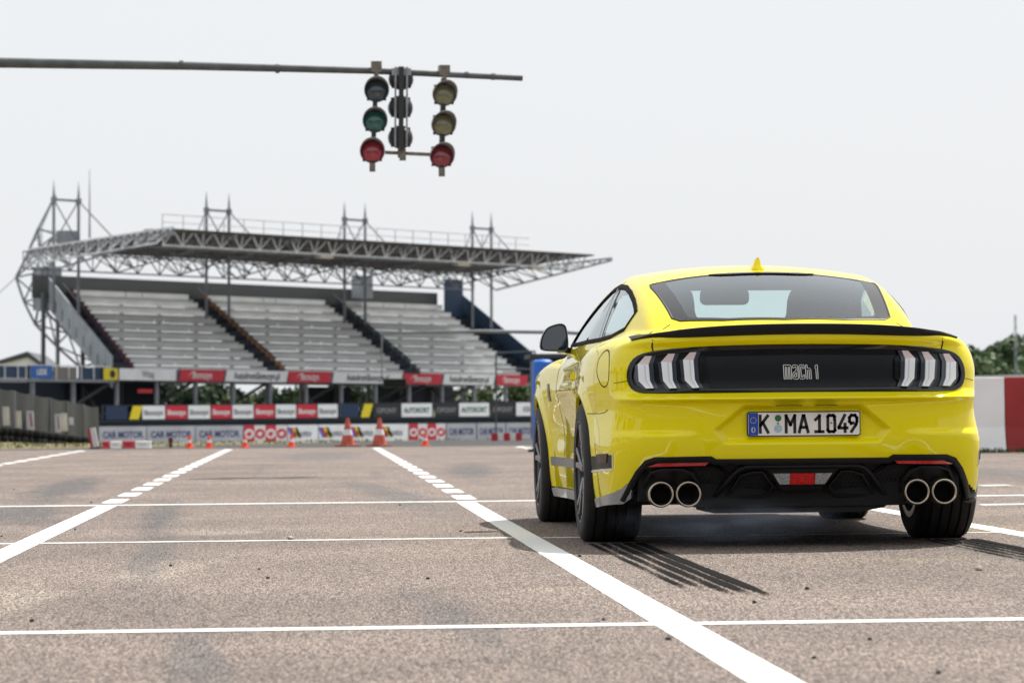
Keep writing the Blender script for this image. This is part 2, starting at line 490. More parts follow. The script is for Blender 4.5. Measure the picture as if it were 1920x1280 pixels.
road = tag(sheet('track_road', [(-45, 54.95), (60, 54.95), (60, 76), (8, 72), (1.5, 66), (-2.8, 60.5), (-6, 58), (-12, 57), (-45, 56.8)], -.006, M_ROAD), 'dark asphalt track crossing behind the lanes', kind='structure')
sheet('dirt_edge', [(-45, 56.9), (-12, 57.1), (-6, 58.1), (-2.9, 60.6), (-2.9, 62), (-6, 60), (-12, 58.8), (-45, 58.4)], -.012, mat('ochre_dirt', (.21, .15, .075), rough=.95, noise=(2, .3)), road)
M_LINE = mat('white_road_paint', (.78, .78, .76), rough=.7, noise=(40, .09, 10))
M_LINEW = mat('worn_white_paint', (.66, .64, .60), rough=.75, noise=(5, .22, 9))
ZL = .0014
rj = random.Random(3)
def lane_line(x, y0, y1, w, m=M_LINE, name='painted_line', z=ZL):
    """long line with slightly uneven edges"""
    k = max(2, int((y1 - y0) / .12))
    L, R_ = [], []
    for i in range(k + 1):
        y = y0 + (y1 - y0) * i / k
        L.append((x - w / 2 + rj.uniform(-.0014, .0014), y, z)); R_.append((x + w / 2 + rj.uniform(-.0014, .0014), y, z))
    n = k + 1
    return MB().add(L + R_, [(i, i + 1, n + i + 1, n + i) for i in range(k)]).build(name, m, tarmac)
def cross_line(y, x0, x1, w, m=M_LINE, z=ZL):
    k = int((x1 - x0) / .15)
    A = [(x0 + (x1 - x0) * i / k, y - w / 2 + rj.uniform(-.002, .002), z) for i in range(k + 1)]
    B = [(x0 + (x1 - x0) * i / k, y + w / 2 + rj.uniform(-.002, .002), z) for i in range(k + 1)]
    n = k + 1
    return MB().add(A + B, [(i, i + 1, n + i + 1, n + i) for i in range(k)]).build('painted_line', m, tarmac)
for x, w in ((-1.435, .135), (1.103, .132)):
    lane_line(x, 2.0, 21.6, w)
for x, y0 in ((-1.45, 22.3), (1.145, 22.3), (-4.02, 19.0), (3.66, 24.0)):
    y = y0
    while y < 54:
        lane_line(x + (y - 20) * .0006, y, min(y + 1.0, 54.9), .15, name='painted_dash')
        y += 1.78
lane_line(3.60, 8.0, 21.6, .135)
cross_line(9.18, -30, 30, .112, z=ZL + .0006)
cross_line(15.50, -30, 1.03, .09, z=ZL + .0006); cross_line(15.45, 1.18, 30, .08, M_LINEW, z=ZL + .0006)
cross_line(21.75, -30, 30, .17, M_LINE, z=ZL + .0006)
for (px0, py0, px1, py1, w) in ((1838, 910, 1892, 909, .14), (1880, 909, 1990, 919, .18), (1838, 946, 2000, 943, .10), (1838, 862, 1990, 872, .25)):
    a, b = [W(px0, py0, 20), W(px1, py1, 20)]
    ga = Vector((0, 0, CAM_H)) + (a - Vector((0, 0, CAM_H))) * (CAM_H / (CAM_H - a.z)); gb = Vector((0, 0, CAM_H)) + (b - Vector((0, 0, CAM_H))) * (CAM_H / (CAM_H - b.z))
    MB().add([(ga.x, ga.y - w, ZL), (gb.x, gb.y - w, ZL), (gb.x, gb.y + w, ZL), (ga.x, ga.y + w, ZL)], [(0, 1, 2, 3)]).build('painted_line', M_LINEW, tarmac)

# fresh tyre marks behind the rear wheels: five ribs each
def mark_mat():
    m = bpy.data.materials.new('fresh_rubber'); m.use_nodes = True
    n, l = m.node_tree.nodes, m.node_tree.links
    b = n['Principled BSDF']; b.inputs['Base Color'].default_value = (.010, .0095, .009, 1); b.inputs['Roughness'].default_value = .9; b.inputs['Specular IOR Level'].default_value = .05
    tc = n.new('ShaderNodeTexCoord')
    mp = n.new('ShaderNodeMapping'); mp.inputs['Scale'].default_value = (120, 14, 1); l.new(tc.outputs['Object'], mp.inputs['Vector'])
    t = n.new('ShaderNodeTexNoise'); t.inputs['Scale'].default_value = 1.0; t.inputs['Detail'].default_value = 5; l.new(mp.outputs['Vector'], t.inputs['Vector'])
    at = n.new('ShaderNodeAttribute'); at.attribute_name = 'wear'
    s = n.new('ShaderNodeMath'); s.operation = 'SUBTRACT'; l.new(at.outputs['Fac'], s.inputs[0]); l.new(t.outputs['Fac'], s.inputs[1])
    r = n.new('ShaderNodeMapRange'); r.inputs['From Min'].default_value = -.12; r.inputs['From Max'].default_value = .22; l.new(s.outputs[0], r.inputs['Value'])
    l.new(r.outputs['Result'], b.inputs['Alpha'])
    return m
M_MARK = mark_mat()
def tyre_mark(xc, y0, y1, ribs):
    for k, (off, w, s, e) in enumerate(ribs):
        nY, nX = 40, 4
        vs, wr = [], []
        for i in range(nY + 1):
            t = i / nY
            y = y1 + (y0 + e - y1) * t
            for j in range(nX + 1):
                u = j / nX
                vs.append((xc + off + (u - .5) * w, y, ZL + .0012 + .00015 * k))
                edge = min(1, min(u, 1 - u) * 5 + .45)
                wr.append(s * edge * (1 - max(0, t - .86) / .14 * .55) * (.86 + .14 * math.sin(t * 17 + k * 2)))
        fs = [(i * (nX + 1) + j, i * (nX + 1) + j + 1, (i + 1) * (nX + 1) + j + 1, (i + 1) * (nX + 1) + j) for i in range(nY) for j in range(nX)]
        o = MB().add(vs, fs).build('tyre_mark', M_MARK, tarmac)
        at = o.data.attributes.new('wear', 'FLOAT', 'POINT'); at.data.foreach_set('value', wr)
RIBS = [(-.119, .042, .72, .22), (-.063, .050, .80, .14), (-.004, .053, .88, .08), (.055, .053, 1.02, .04), (.115, .054, 1.3, 0)]
tyre_mark(1.475, 10.5, 14.72, RIBS)
tyre_mark(3.125, 11.4, 14.72, [(a, b, s * .97, e) for a, b, s, e in RIBS])

# loose stones and rubber crumbs
M_STONE = mat('dark_rubber_crumb', (.03, .028, .026), rough=.9); M_PEB = mat('pale_pebble', (.42, .38, .31), rough=.9, noise=(60, .3))
def crumb(px, py, s, m, name, label, cat, grp):
    d = W(px, py, 20) - Vector((0, 0, CAM_H)); g = Vector((0, 0, CAM_H)) + d * (CAM_H / -d.z)
    bm = bmesh.new(); bmesh.ops.create_icosphere(bm, subdivisions=2, radius=s)
    for v in bm.verts:
        v.co *= random.uniform(.75, 1.15); v.co.z *= .7
    me = bpy.data.meshes.new(name); bm.to_mesh(me); bm.free()
    o = link(name, me, m); o.location = (g.x, g.y, s * .45); o.rotation_euler = (0, 0, random.uniform(0, 6))
    tag(o, label, cat, grp)
CR = [(26, 917, 'left of the first dashed lane line, nearest the left edge'), (171, 942, 'just above the white cross line, by the left lane line'), (3, 1006, 'at the far left edge beside the lane'),
      (141, 993, 'lying on the left white lane line'), (320, 1061, 'beside the pale scuffed patch'), (486, 1067, 'in the middle of the left lane'), (502, 1084, 'in the left lane, below another crumb'),
      (864, 996, 'left of the car shadow tip'), (750, 947, 'just under the far cross line, left of the right lane line'), (802, 1085, 'in the open lane left of the right lane line'), (1131, 1162, 'just above the near cross line'),
      (1253, 1199, 'right of the thick lane line, near the bottom'), (1415, 1130, 'just beyond the end of the tyre mark'), (1513, 1104, 'behind the car, between the tyre marks'), (1631, 1199, 'below the near cross line, right of centre'),
      (1760, 1262, 'at the bottom right corner'), (1526, 1234, 'at the bottom, right of the lane line'), (1087, 1043, 'at the edge of the car shadow, by the lane line'), (1830, 1033, 'behind the right rear tyre mark'), (60, 1165, 'by the near cross line at the left')]
for (x, y, where) in CR:
    crumb(x, y, random.uniform(.005, .0095), M_STONE, 'rubber_crumb', 'small dark rubber crumb ' + where, 'debris', 'rubber crumbs scattered on the tarmac')
crumb(1836, 1069, .016, M_PEB, 'pebble', 'small pale square pebble behind the right rear tyre', 'pebble', None)
crumb(545, 1011, .018, M_PEB, 'pebble', 'pale pebble standing on the middle cross line', 'pebble', None)
# ---------------------------------------------------------------- starting lights on their arm
GD = 32.0
M_ARM = mat('galvanised_arm', (.105, .115, .115), rough=.55, metal=.3, noise=(6, .25))
M_HOUS = mat('black_lamp_housing', (.022, .025, .028), rough=.5)
M_VISOR = mat('weathered_visor', (.30, .31, .33), rough=.45, noise=(9, .3))
M_BRKT = mat('bare_bracket', (.20, .185, .15), rough=.5, metal=.4, noise=(12, .3))
M_VIN = mat('visor_inside', (.02, .025, .025), rough=.7)
def lens(name, c):
    return mat(name, c, rough=.18, coat=1.0, noise=(60, .18))
arm = tag(empty('light_gantry', W(-420, 830, GD)), 'long grey tapered pole reaching in from the left over the lanes', 'gantry')
_a0 = arm.location
p_ = lambda q: Vector(q) - Vector(_a0)
arm_pts = [W(-420, 112, GD), W(0, 118, GD), W(360, 124, GD), W(695, 133, GD), W(980, 147, GD)]
MB().tube([p_(q) for q in arm_pts], [.075, .054, .044, .034, .030], 14).build('arm', M_ARM, arm, True, auto=True)
MB().tube([p_(Vector((_a0.x, GD, 0))), p_(Vector((_a0.x, GD, arm_pts[0].z + .1)))], [.14, .09], 16).build('post', M_ARM, arm, True, auto=True)
MB().lathe([(0, 0), (.25, 0), (.25, .03), (0, .03)], p_(Vector((_a0.x, GD, 0.001))), 'Z', 20).build('base_plate', M_ARM, arm)
for x, y in ((340, 122), (520, 129), (875, 141), (925, 144)):
    c = p_(W(x, y, GD)); MB().lathe([(.0445 - .012 * (x > 700), -.02), (.049 - .012 * (x > 700), -.02), (.049 - .012 * (x > 700), .02), (.0445 - .012 * (x > 700), .02)], c, 'X', 14, closed=True).build('collar', M_ARM, arm)
U = GD / FPX            # metres per picture pixel at the lights
def signal(pts, cols, label, back=False, yaw=0.0, lean=0.0):
    """three round lamps one below the other on a narrow spine; pts = lamp centres in the picture"""
    base = W(pts[2][0], pts[2][1], GD)
    o = tag(empty('signal_head', base), label, 'traffic light', 'starting lights hanging from the arm')
    sgn = 1 if back else -1
    rot = Matrix.Rotation(yaw, 3, 'Z') @ Matrix.Rotation(lean, 3, 'X')
    cs = [rot.inverted() @ (W(x, y, GD) - base) for x, y in pts]
    def add(mb, name, m, parent=o, smooth=False):
        for i, v in enumerate(mb.v):
            q = rot @ Vector(v); mb.v[i] = (q.x, q.y, q.z)
        return mb.build(name, m, parent, smooth, auto=smooth)
    top = Vector((cs[0].x, 0, cs[0].z + (20 if back else 30) * U)); bot = Vector((cs[2].x, 0, cs[2].z - 24 * U))
    ys_ = -.12 if back else .03
    add(MB().bar(top + Vector((0, ys_, 0)), bot + Vector((0, ys_, 0)), 15 * U, .05), 'spine', M_HOUS)
    if back:
        for dx in (-.045, .045):
            add(MB().bar(top + Vector((dx * 1.35, -.125, 0)), bot + Vector((dx * 1.35, -.125, .03)), .018, .02), 'rail', M_VISOR)
    R = 21.5 * U
    for c, colr in zip(cs, cols):
        mb = MB()
        f = -sgn                      # housing bulges away from the lens side
        mb.lathe([(R, 0), (R * 1.03, f * .02), (R * .97, f * .07), (R * .7, f * .11), (0, f * .12)], c, 'Y', 28)
        for k in range(4):            # corner ears of the casing
            a = math.pi / 4 + k * math.pi / 2
            mb.box(c + Vector((math.cos(a) * R * 1.02, f * .03, math.sin(a) * R * 1.02)), (.03, .05, .03))
        h = add(mb, 'lamp_housing', M_HOUS, o, True)
        add(MB().lathe([(0, sgn * .028), (R * .45, sgn * .024), (R * .8, sgn * .012), (R * .95, 0.0)], c, 'Y', 28), 'lens', colr, h, True)
        # hood: open tube, longer at the top
        vs = []; N = 28
        for k in range(N + 1):
            a = -.22 * math.pi + (1.44 * math.pi) * k / N
            ln = .05 + .17 * max(0, math.sin(a)) ** .8 if math.sin(a) > 0 else .05 * (1 + math.sin(a) * .9)
            for rr, yy in ((R * 1.0, 0), (R * 1.04, sgn * ln), (R * 1.10, sgn * ln), (R * 1.07, 0)):
                vs.append((c.x + rr * math.cos(a), yy + c.y, c.z + rr * math.sin(a)))
        fs = [(k * 4 + j, (k + 1) * 4 + j, (k + 1) * 4 + (j + 1) % 4, k * 4 + (j + 1) % 4) for k in range(N) for j in range(4)]
        add(MB().add(vs, fs), 'visor', M_VISOR, h, True)
    if not back:
      add(MB().box(top + Vector((0, 0, 14 * U)), (20 * U, .13, 20 * U)).bar(top + Vector((0, -.05, 0)), top + Vector((0, -.05, .1)), .05), 'clamp', M_BRKT)
    add(MB().box(bot + Vector((0, 0, -6 * U)), (11 * U, .05, 16 * U)), 'bottom_bracket', M_BRKT)
    return o
G_RED = lens('red_lens', (.37, .02, .05)); G_RED2 = lens('dull_red_lens', (.27, .025, .045)); G_GREEN = lens('green_lens', (.012, .13, .11)); G_DARK = lens('dark_teal_lens', (.035, .068, .085)); G_YEL = lens('amber_olive_lens', (.20, .195, .105))
signal([(706, 170), (703, 227), (698, 284)], [G_DARK, G_GREEN, G_RED], 'left starting light with dark, green and red lenses', lean=.0)
signal([(833, 177), (831, 234), (828, 293)], [G_YEL, G_YEL, G_RED2], 'right starting light with two olive lenses above a red one', yaw=.10)
signal([(752, 148), (751, 202), (751, 258)], [G_RED, G_YEL, G_GREEN], 'middle starting light seen from behind, facing away', back=True)
br = MB().bar(W(722, 286, GD + .02) , W(806, 290, GD + .02), .035, .035)
o = tag(empty('cross_brace', W(755, 290, GD)), 'short grey brace bar joining the lower ends of the starting lights', 'bracket')
for i, v in enumerate(br.v):
    br.v[i] = tuple(Vector(v) - Vector(o.location))
br.build('bar', M_BRKT, o); MB().box((0, 0, 0), (12 * U, .06, 22 * U)).build('clamp', M_BRKT, o)
MB().box((W(752, 137, GD) - Vector(o.location)) + Vector((0, -.08, 0)), (36 * U, .08, 13 * U)).build('top_bracket', mat('pale_bracket', (.35, .36, .37), rough=.5, metal=.3), o)
# ---------------------------------------------------------------- grandstand (local u along the front, v back, w up)
S = 155 / 120.0
TH, TILT = math.radians(43.3), .0096
_U = Vector((math.cos(TH) * math.cos(TILT), math.sin(TH) * math.cos(TILT), -math.sin(TILT))); _V = Vector((-math.sin(TH), math.cos(TH), 0)); _W = _U.cross(_V)
P0 = Vector((-8.12 * S, 120 * S, CAM_H - S * CAM_H))
def SW(u, v, w):
    return P0 + (_U * u + _V * v + _W * w) * S
STM = Matrix(((_U.x, _V.x, _W.x, P0.x), (_U.y, _V.y, _W.y, P0.y), (_U.z, _V.z, _W.z, P0.z), (0, 0, 0, 1)))
stand = bpy.data.objects.new('grandstand', None); COL.objects.link(stand)
stand.matrix_world = STM @ Matrix.Scale(S, 4)
tag(stand, 'open steel grandstand with grey bench rows, lattice roof and twin masts', 'grandstand')
def ufront(px, v=0.0):
    r = (px - 581) / FPX
    return (r * (120 + .728 * v) + 8.12 + .686 * v) / (.728 - .686 * r)
M_BENCH = mat('grey_white_bench', (.56, .57, .57), rough=.7, noise=(1.3, .10))
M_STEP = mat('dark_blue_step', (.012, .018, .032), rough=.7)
M_STEEL2 = mat('white_steel', (.66, .67, .69), rough=.55, noise=(2, .2))
M_STEELG = mat('grey_steel', (.22, .235, .26), rough=.55, noise=(2, .2))
M_SOFFIT = mat('brown_soffit', (.066, .058, .052), rough=.85, noise=(1.5, .2))
M_CLAD = mat('grey_cladding', (.30, .33, .36), rough=.6, noise=(1, .15))
M_BLUE = mat('navy_cladding', (.018, .045, .095), rough=.6)
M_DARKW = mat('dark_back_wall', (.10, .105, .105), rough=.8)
M_DECK = mat('grey_deck', (.42, .425, .43), rough=.8)
NR, RD, RH, W0 = 9, .58, .367, 2.50
blocks = [(1.6, 8.75), (9.75, 16.75), (17.75, 24.2)]
pan_cache = {}
def panel_mesh(L):
    k = round(L, 2)
    if k not in pan_cache:
        mb = MB()
        mb.box((L / 2, .13, .045), (L, .30, .035))                 # seat plank
        mb.box((L / 2, .285, .205), (L, .025, .21))                # back board
        mb.box((L / 2, .02, -.03), (L, .02, .10))                   # riser below
        pan_cache[k] = mb.mesh('bench')
        pan_cache[k].materials.append(M_BENCH)
    return pan_cache[k]
for r in range(NR):
    v, w = r * RD, W0 + r * RH
    row = MB().box((12.9, v + .42, w - .03), (22.7, .30, .16)).build('row_deck', M_DECK, stand)
    for (a, b) in blocks:
        n = 3; L = (b - a) / n
        sh = [.0, .95, -.8, .45, -.3, 1.0, -.95, .2, .7][(r + blocks.index((a, b)) * 2) % 9]
        if a < 2: a = a + .19 * v; L = (b - a) / n
        cuts = [a, a + L + sh, a + 2 * L - sh * .7, b]
        for i in range(n):
            o = bpy.data.objects.new('bench', panel_mesh(cuts[i + 1] - cuts[i] - .045)); COL.objects.link(o)
            o.parent = row; o.location = (cuts[i] + .015, v, w)
# aisles: dark steps, and odd coloured seats at their edge
seat_cols = [mat('maroon_seat', (.075, .010, .02), rough=.6), mat('orange_seat', (.22, .095, .03), rough=.6), mat('dark_green_seat', (.02, .045, .05), rough=.6)]
seat_me = []
for m in seat_cols:
    mb = MB().box((0, .10, .03), (.34, .30, .05)).box((0, .25, .12), (.34, .05, .20)).box((0, .1, -.05), (.28, .2, .12))
    me = mb.mesh('end_seat'); me.materials.append(m); seat_me.append(me)
for ai, (a0, a1) in enumerate(((.55, 1.55), (8.80, 9.70), (16.80, 17.70))):
    for r in range(NR):
        v, w = r * RD, W0 + r * RH
        dk = .19 * v if ai == 0 else 0
        MB().box(((a0 + a1) / 2 + dk, v + .29, w - .06), (a1 - a0, RD, RH + .06)).build('aisle_step', M_STEP, stand)
        o = bpy.data.objects.new('end_seat', seat_me[ai]); COL.objects.link(o); o.parent = stand; o.location = (a1 - .16 + dk, v - .03, w + .12)
    MB().tube([(a0 + .3, -.1, W0 + .45), (a0 + .3 + (.98 if ai == 0 else 0), NR * RD - .4, W0 + NR * RH + .2)], .03, 6).build('handrail', M_STEP, stand)
# back wall, right stair wall, left side cladding
MB().box((12.6, NR * RD + .25, W0 + NR * RH + .05), (23.6, .06, .95)).build('back_wall', M_DARKW, stand)
for k in range(10):
    a = NR * RD * k / 10; b = NR * RD * (k + 1) / 10 - .02
    za, zb = W0 + RH / RD * a, W0 + RH / RD * b
    MB().prism([(a, za - .85), (b, zb - .85), (b, zb + .42), (a, za + .42)], lambda p, q, d: (.50 + .19 * p - d, p, q), .05).build('side_panel', M_CLAD, stand)
    MB().prism([(a, za - .9), (b, zb - .9), (b, zb + .75), (a, za + .75)], lambda p, q, d: (25.35 + d, p, q), .05).build('side_panel', M_BLUE, stand)
for r in range(NR):
    MB().box((24.75, r * RD + .29, W0 + r * RH - .18), (1.05, RD, RH + .02)).build('aisle_step', M_STEP, stand)
MB().box((24.6, 4.6, W0 + 3.55), (1.15, .12, 1.75)).build('stair_door', M_BLUE, stand)
MB().box((18.9, 4.8, W0 + 3.9), (.75, .6, 1.0)).build('camera_booth', M_CLAD, stand)
# front fascia beam and undercroft
MB().box((12.6, .10, 2.2), (24.8, .12, .46)).build('fascia_beam', M_STEELG, stand)
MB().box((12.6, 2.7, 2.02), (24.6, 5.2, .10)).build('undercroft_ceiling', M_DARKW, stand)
for u in np.arange(1.0, 25.6, 2.05):
    for v in (.35, 5.0):
        MB().bar((u, v, -1.2), (u, v, 2.0 if v < 1 else 5.6), .13).build('column', M_STEELG if v < 1 else M_DARKW, stand)
for u in np.arange(1.0, 25.0, 4.1):
    MB().bar((u, .5, -.5), (u + 2.05, 5.0, 1.95), .08).build('brace', M_DARKW, stand)
    MB().bar((u, 5.0, .2), (u, .5, 1.95), .10).build('brace', M_DARKW, stand)
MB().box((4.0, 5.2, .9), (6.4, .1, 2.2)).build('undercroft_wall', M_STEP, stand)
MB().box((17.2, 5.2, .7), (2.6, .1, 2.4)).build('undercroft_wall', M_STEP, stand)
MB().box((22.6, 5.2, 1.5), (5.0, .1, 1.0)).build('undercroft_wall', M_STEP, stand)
MB().bar((18.6, .6, 1.9), (16.2, 4.8, -.4), .5, .12).build('stair_flight', M_STEP, stand)
MB().box((2.4, .3, 1.55), (.75, .05, .16)).build('exit_board', mat('red_board', (.5, .02, .02), rough=.5), stand)
# left walkway
MB().box((-2.45, .6, 1.92), (6.1, 1.2, .10)).build('walkway', M_STEELG, stand)
for k, u in enumerate(np.arange(-5.4, .4, .62)):
    MB().bar((u, .02, 1.95), (u, .02, 2.5), .035).build('railing_post', M_STEEL2, stand)
MB().bar((-5.4, .02, 2.5), (.4, .02, 2.5), .04).build('railing', M_STEEL2, stand)
for u0, u1, m in ((-5.3, -3.75, M_BLUE), (-2.4, -1.25, mat('taupe_board', (.20, .185, .16), rough=.8)), (-1.15, .15, M_BLUE)):
    MB().box(((u0 + u1) / 2, .08, 2.22), (u1 - u0, .04, .46)).build('walkway_board', m, stand)
for u in (-5.2, -3.2, -1.2):
    MB().bar((u, .35, -1.2), (u, .35, 1.9), .14).build('column', M_STEELG, stand)
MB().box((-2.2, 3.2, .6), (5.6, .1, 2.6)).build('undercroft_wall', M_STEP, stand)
# roof
VF, VB = -5.3, 3.5
def wr(v):
    return 7.62 - .045 * (v - VF)
MB().add([(-.9, VF, wr(VF)), (23.2, VF, wr(VF)), (24.6, VB, wr(VB)), (-.9, VB, wr(VB)), (-.9, VF, wr(VF) - .06), (23.2, VF, wr(VF) - .06), (24.6, VB, wr(VB) - .06), (-.9, VB, wr(VB) - .06)],
         [(0, 1, 2, 3), (7, 6, 5, 4), (0, 4, 5, 1), (1, 5, 6, 2), (2, 6, 7, 3), (3, 7, 4, 0)]).build('roof_deck', M_SOFFIT, stand)
def lattice(name, a, b, c, d, n, t, m, td=None):
    """flat lattice between chords a-b (top) and c-d (bottom)"""
    a, b, c, d = map(Vector, (a, b, c, d))
    mb = MB(); td = td or t * .7
    mb.bar(a, b, t); mb.bar(c, d, t)
    for i in range(n):
        f0, f1 = i / n, (i + 1) / n
        p0, p1, q0, q1 = a.lerp(b, f0), a.lerp(b, f1), c.lerp(d, f0), c.lerp(d, f1)
        mb.bar(q0, p0.lerp(p1, .5), td); mb.bar(p0.lerp(p1, .5), q1, td)
        mb.bar(p0, q0, td * .8)
    mb.bar(b, d, td)
    return tag(mb.build(name, m, stand), kind='stuff')
lattice('front_truss', (-.9, VF + .6, wr(VF) - .02), (23.4, VF + .6, wr(VF) - .02), (-.7, VF + .9, wr(VF) - .58), (23.2, VF + .9, wr(VF) - .58), 24, .065, M_STEEL2)
lattice('front_truss', (-.9, VF + 1.6, wr(VF) - .12), (23.4, VF + 1.6, wr(VF) - .12), (-.7, VF + 1.6, wr(VF) - .62), (23.2, VF + 1.6, wr(VF) - .62), 22, .05, M_STEELG)
lattice('rear_truss', (-1.2, VB, wr(VB) - .12), (24.8, VB, wr(VB) - .12), (-1.2, VB, 6.42), (24.8, VB, 6.42), 22, .06, M_STEELG)
for u in np.linspace(-.9, 24.5, 9):
    vf = VF + (0.0 if u < 23 else .1)
    lattice('roof_truss', (u, vf, wr(vf) - .10), (u, VB, wr(VB) - .12), (u, vf, wr(vf) - .20), (u, 1.8, 6.35), 8, .05 if 0 < u < 24 else .07, M_STEELG)
lattice('roof_truss', (-.9, VF, wr(VF) + .06), (-.9, VB, wr(VB) - .02), (-.9, VF + 1.0, wr(VF) - .50), (-.9, VB, wr(VB) - .62), 11, .07, M_STEEL2)
MB().box((10.6, VF + 2.4, wr(VF) + .06), (21.5, .5, .14)).build('roof_walkway', M_STEELG, stand)
lat = MB()
for u in np.arange(.4, 21.6, 1.06):
    lat.bar((u, VF + 2.2, wr(VF) + .1), (u, VF + 2.2, wr(VF) + .72), .03)
lat.bar((.4, VF + 2.2, wr(VF) + .72), (21.4, VF + 2.2, wr(VF) + .72), .03); lat.bar((.4, VF + 2.2, wr(VF) + .42), (21.4, VF + 2.2, wr(VF) + .42), .025)
tag(lat.build('roof_railing', M_STEEL2, stand), kind='stuff')
for u in (8.0, 16.0, 20.6):
    MB().box((u, VF + 1.1, wr(VF) - .66), (.72, .28, .14)).build('floodlight', mat('lamp_face', (.55, .50, .40), rough=.4), stand)
# masts: four pairs of columns carried up through the roof, tied with stays
for u0 in (-.86, 7.15, 15.1, 23.15):
    v = 2.0
    top = 9.12
    for u in (u0, u0 + 1.25):
        MB().tube([(u, v, 4.6), (u, v, top), (u, v, top + .25), (u, v, top + .78)], [.065, .06, .05, .012], 10).build('mast', M_STEELG, stand, True)
        MB().box((u, v, top), (.17, .17, .2)).build('mast_cap', M_STEELG, stand)
    MB().bar((u0, v, top), (u0 + 1.25, v, top), .09).build('mast_tie', M_STEELG, stand)
    for a, b in (((u0, v, top), (u0 - 1.3, v - .5, 7.4)), ((u0 + 1.25, v, top), (u0 + 2.9, v - .6, 7.4)), ((u0, v, top), (u0 + 1.25, v, 7.4)), ((u0 + 1.25, v, top), (u0, v, 7.4))):
        MB().tube([a, b], .028, 6).build('stay', M_STEELG, stand)
# left rear outrigger, cabin and roof box (planar lattice behind the seating)
def SL(px, py, D=126.0):
    """picture point on the plane at distance D (before scaling) -> stand space"""
    p = W(px, py, D); q = Vector((0, 0, CAM_H)) + (p - Vector((0, 0, CAM_H))) * S
    return (STM @ Matrix.Scale(S, 4)).inverted() @ q
def path_lattice(name, A, B, t, m):
    mb = MB()
    for i in range(len(A) - 1):
        mb.bar(A[i], A[i + 1], t); mb.bar(B[i], B[i + 1], t)
        mb.bar(A[i], B[i + 1], t * .7); mb.bar(B[i], A[i + 1], t * .7)
    for a, b in zip(A, B):
        mb.bar(a, b, t * .7)
    return tag(mb.build(name, m, stand), kind='stuff')
A = [SL(*q) for q in ((72, 428), (48, 485), (30, 520), (45, 565), (66, 608), (105, 648), (150, 688))]
B = [SL(*q) for q in ((104, 440), (75, 480), (68, 512), (75, 560), (92, 590), (128, 625), (180, 680))]
path_lattice('outrigger', A, B, .10, M_STEELG)
MB().bar(SL(72, 428), SL(104, 366), .08).build('stay', M_STEELG, stand)
MB().bar(SL(30, 520), SL(-30, 575), .03).build('stay', M_STEELG, stand)
MB().bar(SL(108, 590), SL(108, 690), .12).build('column', M_STEELG, stand)
for k in range(4):
    a = SL(70 + 9.5 * k, 500); b = SL(79 + 9.5 * k, 582)
    MB().box(((a + b) / 2), (abs((b - a).x) + .16, .5, abs((b - a).z))).build('cabin_panel', M_CLAD, stand)
a, b = SL(105, 433), SL(146, 457)
MB().box((a + b) / 2, (abs((b - a).x), .6, abs((b - a).z))).build('roof_box', M_STEELG, stand)
MB().bar(SL(78, 455), SL(78, 470), .05).bar(SL(78, 433), SL(100, 433), .04).bar(SL(78, 433), SL(78, 470), .04).build('roof_railing', M_STEEL2, stand)
o = tag(MB().tube([W(168, 446, 150), W(168, 318, 150)], [.05, .02], 8).build('antenna_pole', M_STEELG, None, True), 'thin tall antenna pole rising behind the left roof box of the grandstand', 'pole')

# ---- banners along the front of the stand
M_BRED = mat('red_banner', (.55, .022, .045), rough=.55, noise=(1.5, .1)); M_BWHITE = mat('white_banner', (.80, .81, .82), rough=.55, noise=(1.5, .08)); M_BYEL = mat('yellow_banner', (.75, .60, .02), rough=.55)
M_INK = mat('dark_print', (.02, .022, .03), rough=.6); M_INKW = mat('white_print', (.72, .68, .68), rough=.6); M_INKG = mat('green_print', (.02, .13, .08), rough=.6); M_INKN = mat('navy_print', (.05, .07, .17), rough=.6); M_INKB = mat('grey_print', (.22, .22, .24), rough=.6)
M_BNAVY = mat('navy_banner', (.012, .03, .075), rough=.55); M_BDARK = mat('black_banner', (.022, .024, .026), rough=.55); M_BGREY = mat('grey_banner', (.42, .43, .46), rough=.6, noise=(1, .15))
def banner(name, c00, ux, uz, wid, hgt, m, label, cat, grp=None, slant=0.0, text=None, ink=None, th=.5, xs=.8, extra=None):
    """flat board: lower left corner c00, unit vectors ux (along) and uz (up)"""
    ux, uz = Vector(ux).normalized(), Vector(uz).normalized(); nrm = ux.cross(uz)
    o = empty(name, c00)
    tag(o, label, cat, grp)
    f = lambda a, b, d: tuple(ux * a + uz * b - nrm * d)
    MB().prism([(0, 0), (wid, 0), (wid + slant, hgt), (slant, hgt)], f, .04).build('board', m, o)
    if text:
        me = text_mesh(text, hgt * th, xs, bold=hgt * .018)
        L = max(v.co.x for v in me.vertices) - min(v.co.x for v in me.vertices)
        k = min(1.0, wid * .86 / L)
        R = Matrix((( ux.x, -nrm.x, uz.x), (ux.y, -nrm.y, uz.y), (ux.z, -nrm.z, uz.z)))
        for v in me.vertices:
            v.co = R @ Vector((v.co.x * k, 0, v.co.z)) + ux * (wid / 2 + slant / 2) + uz * hgt * .5 + nrm * .012
        link('lettering', me, ink or M_INK, o)
    if extra:
        extra(o, lambda a, b, d=0: ux * a + uz * b + nrm * (.012 + d), wid, hgt)
    return o
def swoosh(ink):
    def fn(o, f, w, h):
        pts = [(.22 * w + .16 * w * t, h * (.45 + .30 * math.sin(t * 3.1))) for t in np.linspace(0, 1, 8)]
        mb = MB()
        for (a, b), (c, d) in zip(pts[:-1], pts[1:]):
            mb.add([f(a, b - .03 * h), f(c, d - .03 * h), f(c, d + .04 * h), f(a, b + .04 * h)], [(0, 1, 2, 3)])
        mb.build('swoosh', ink, o)
    return fn
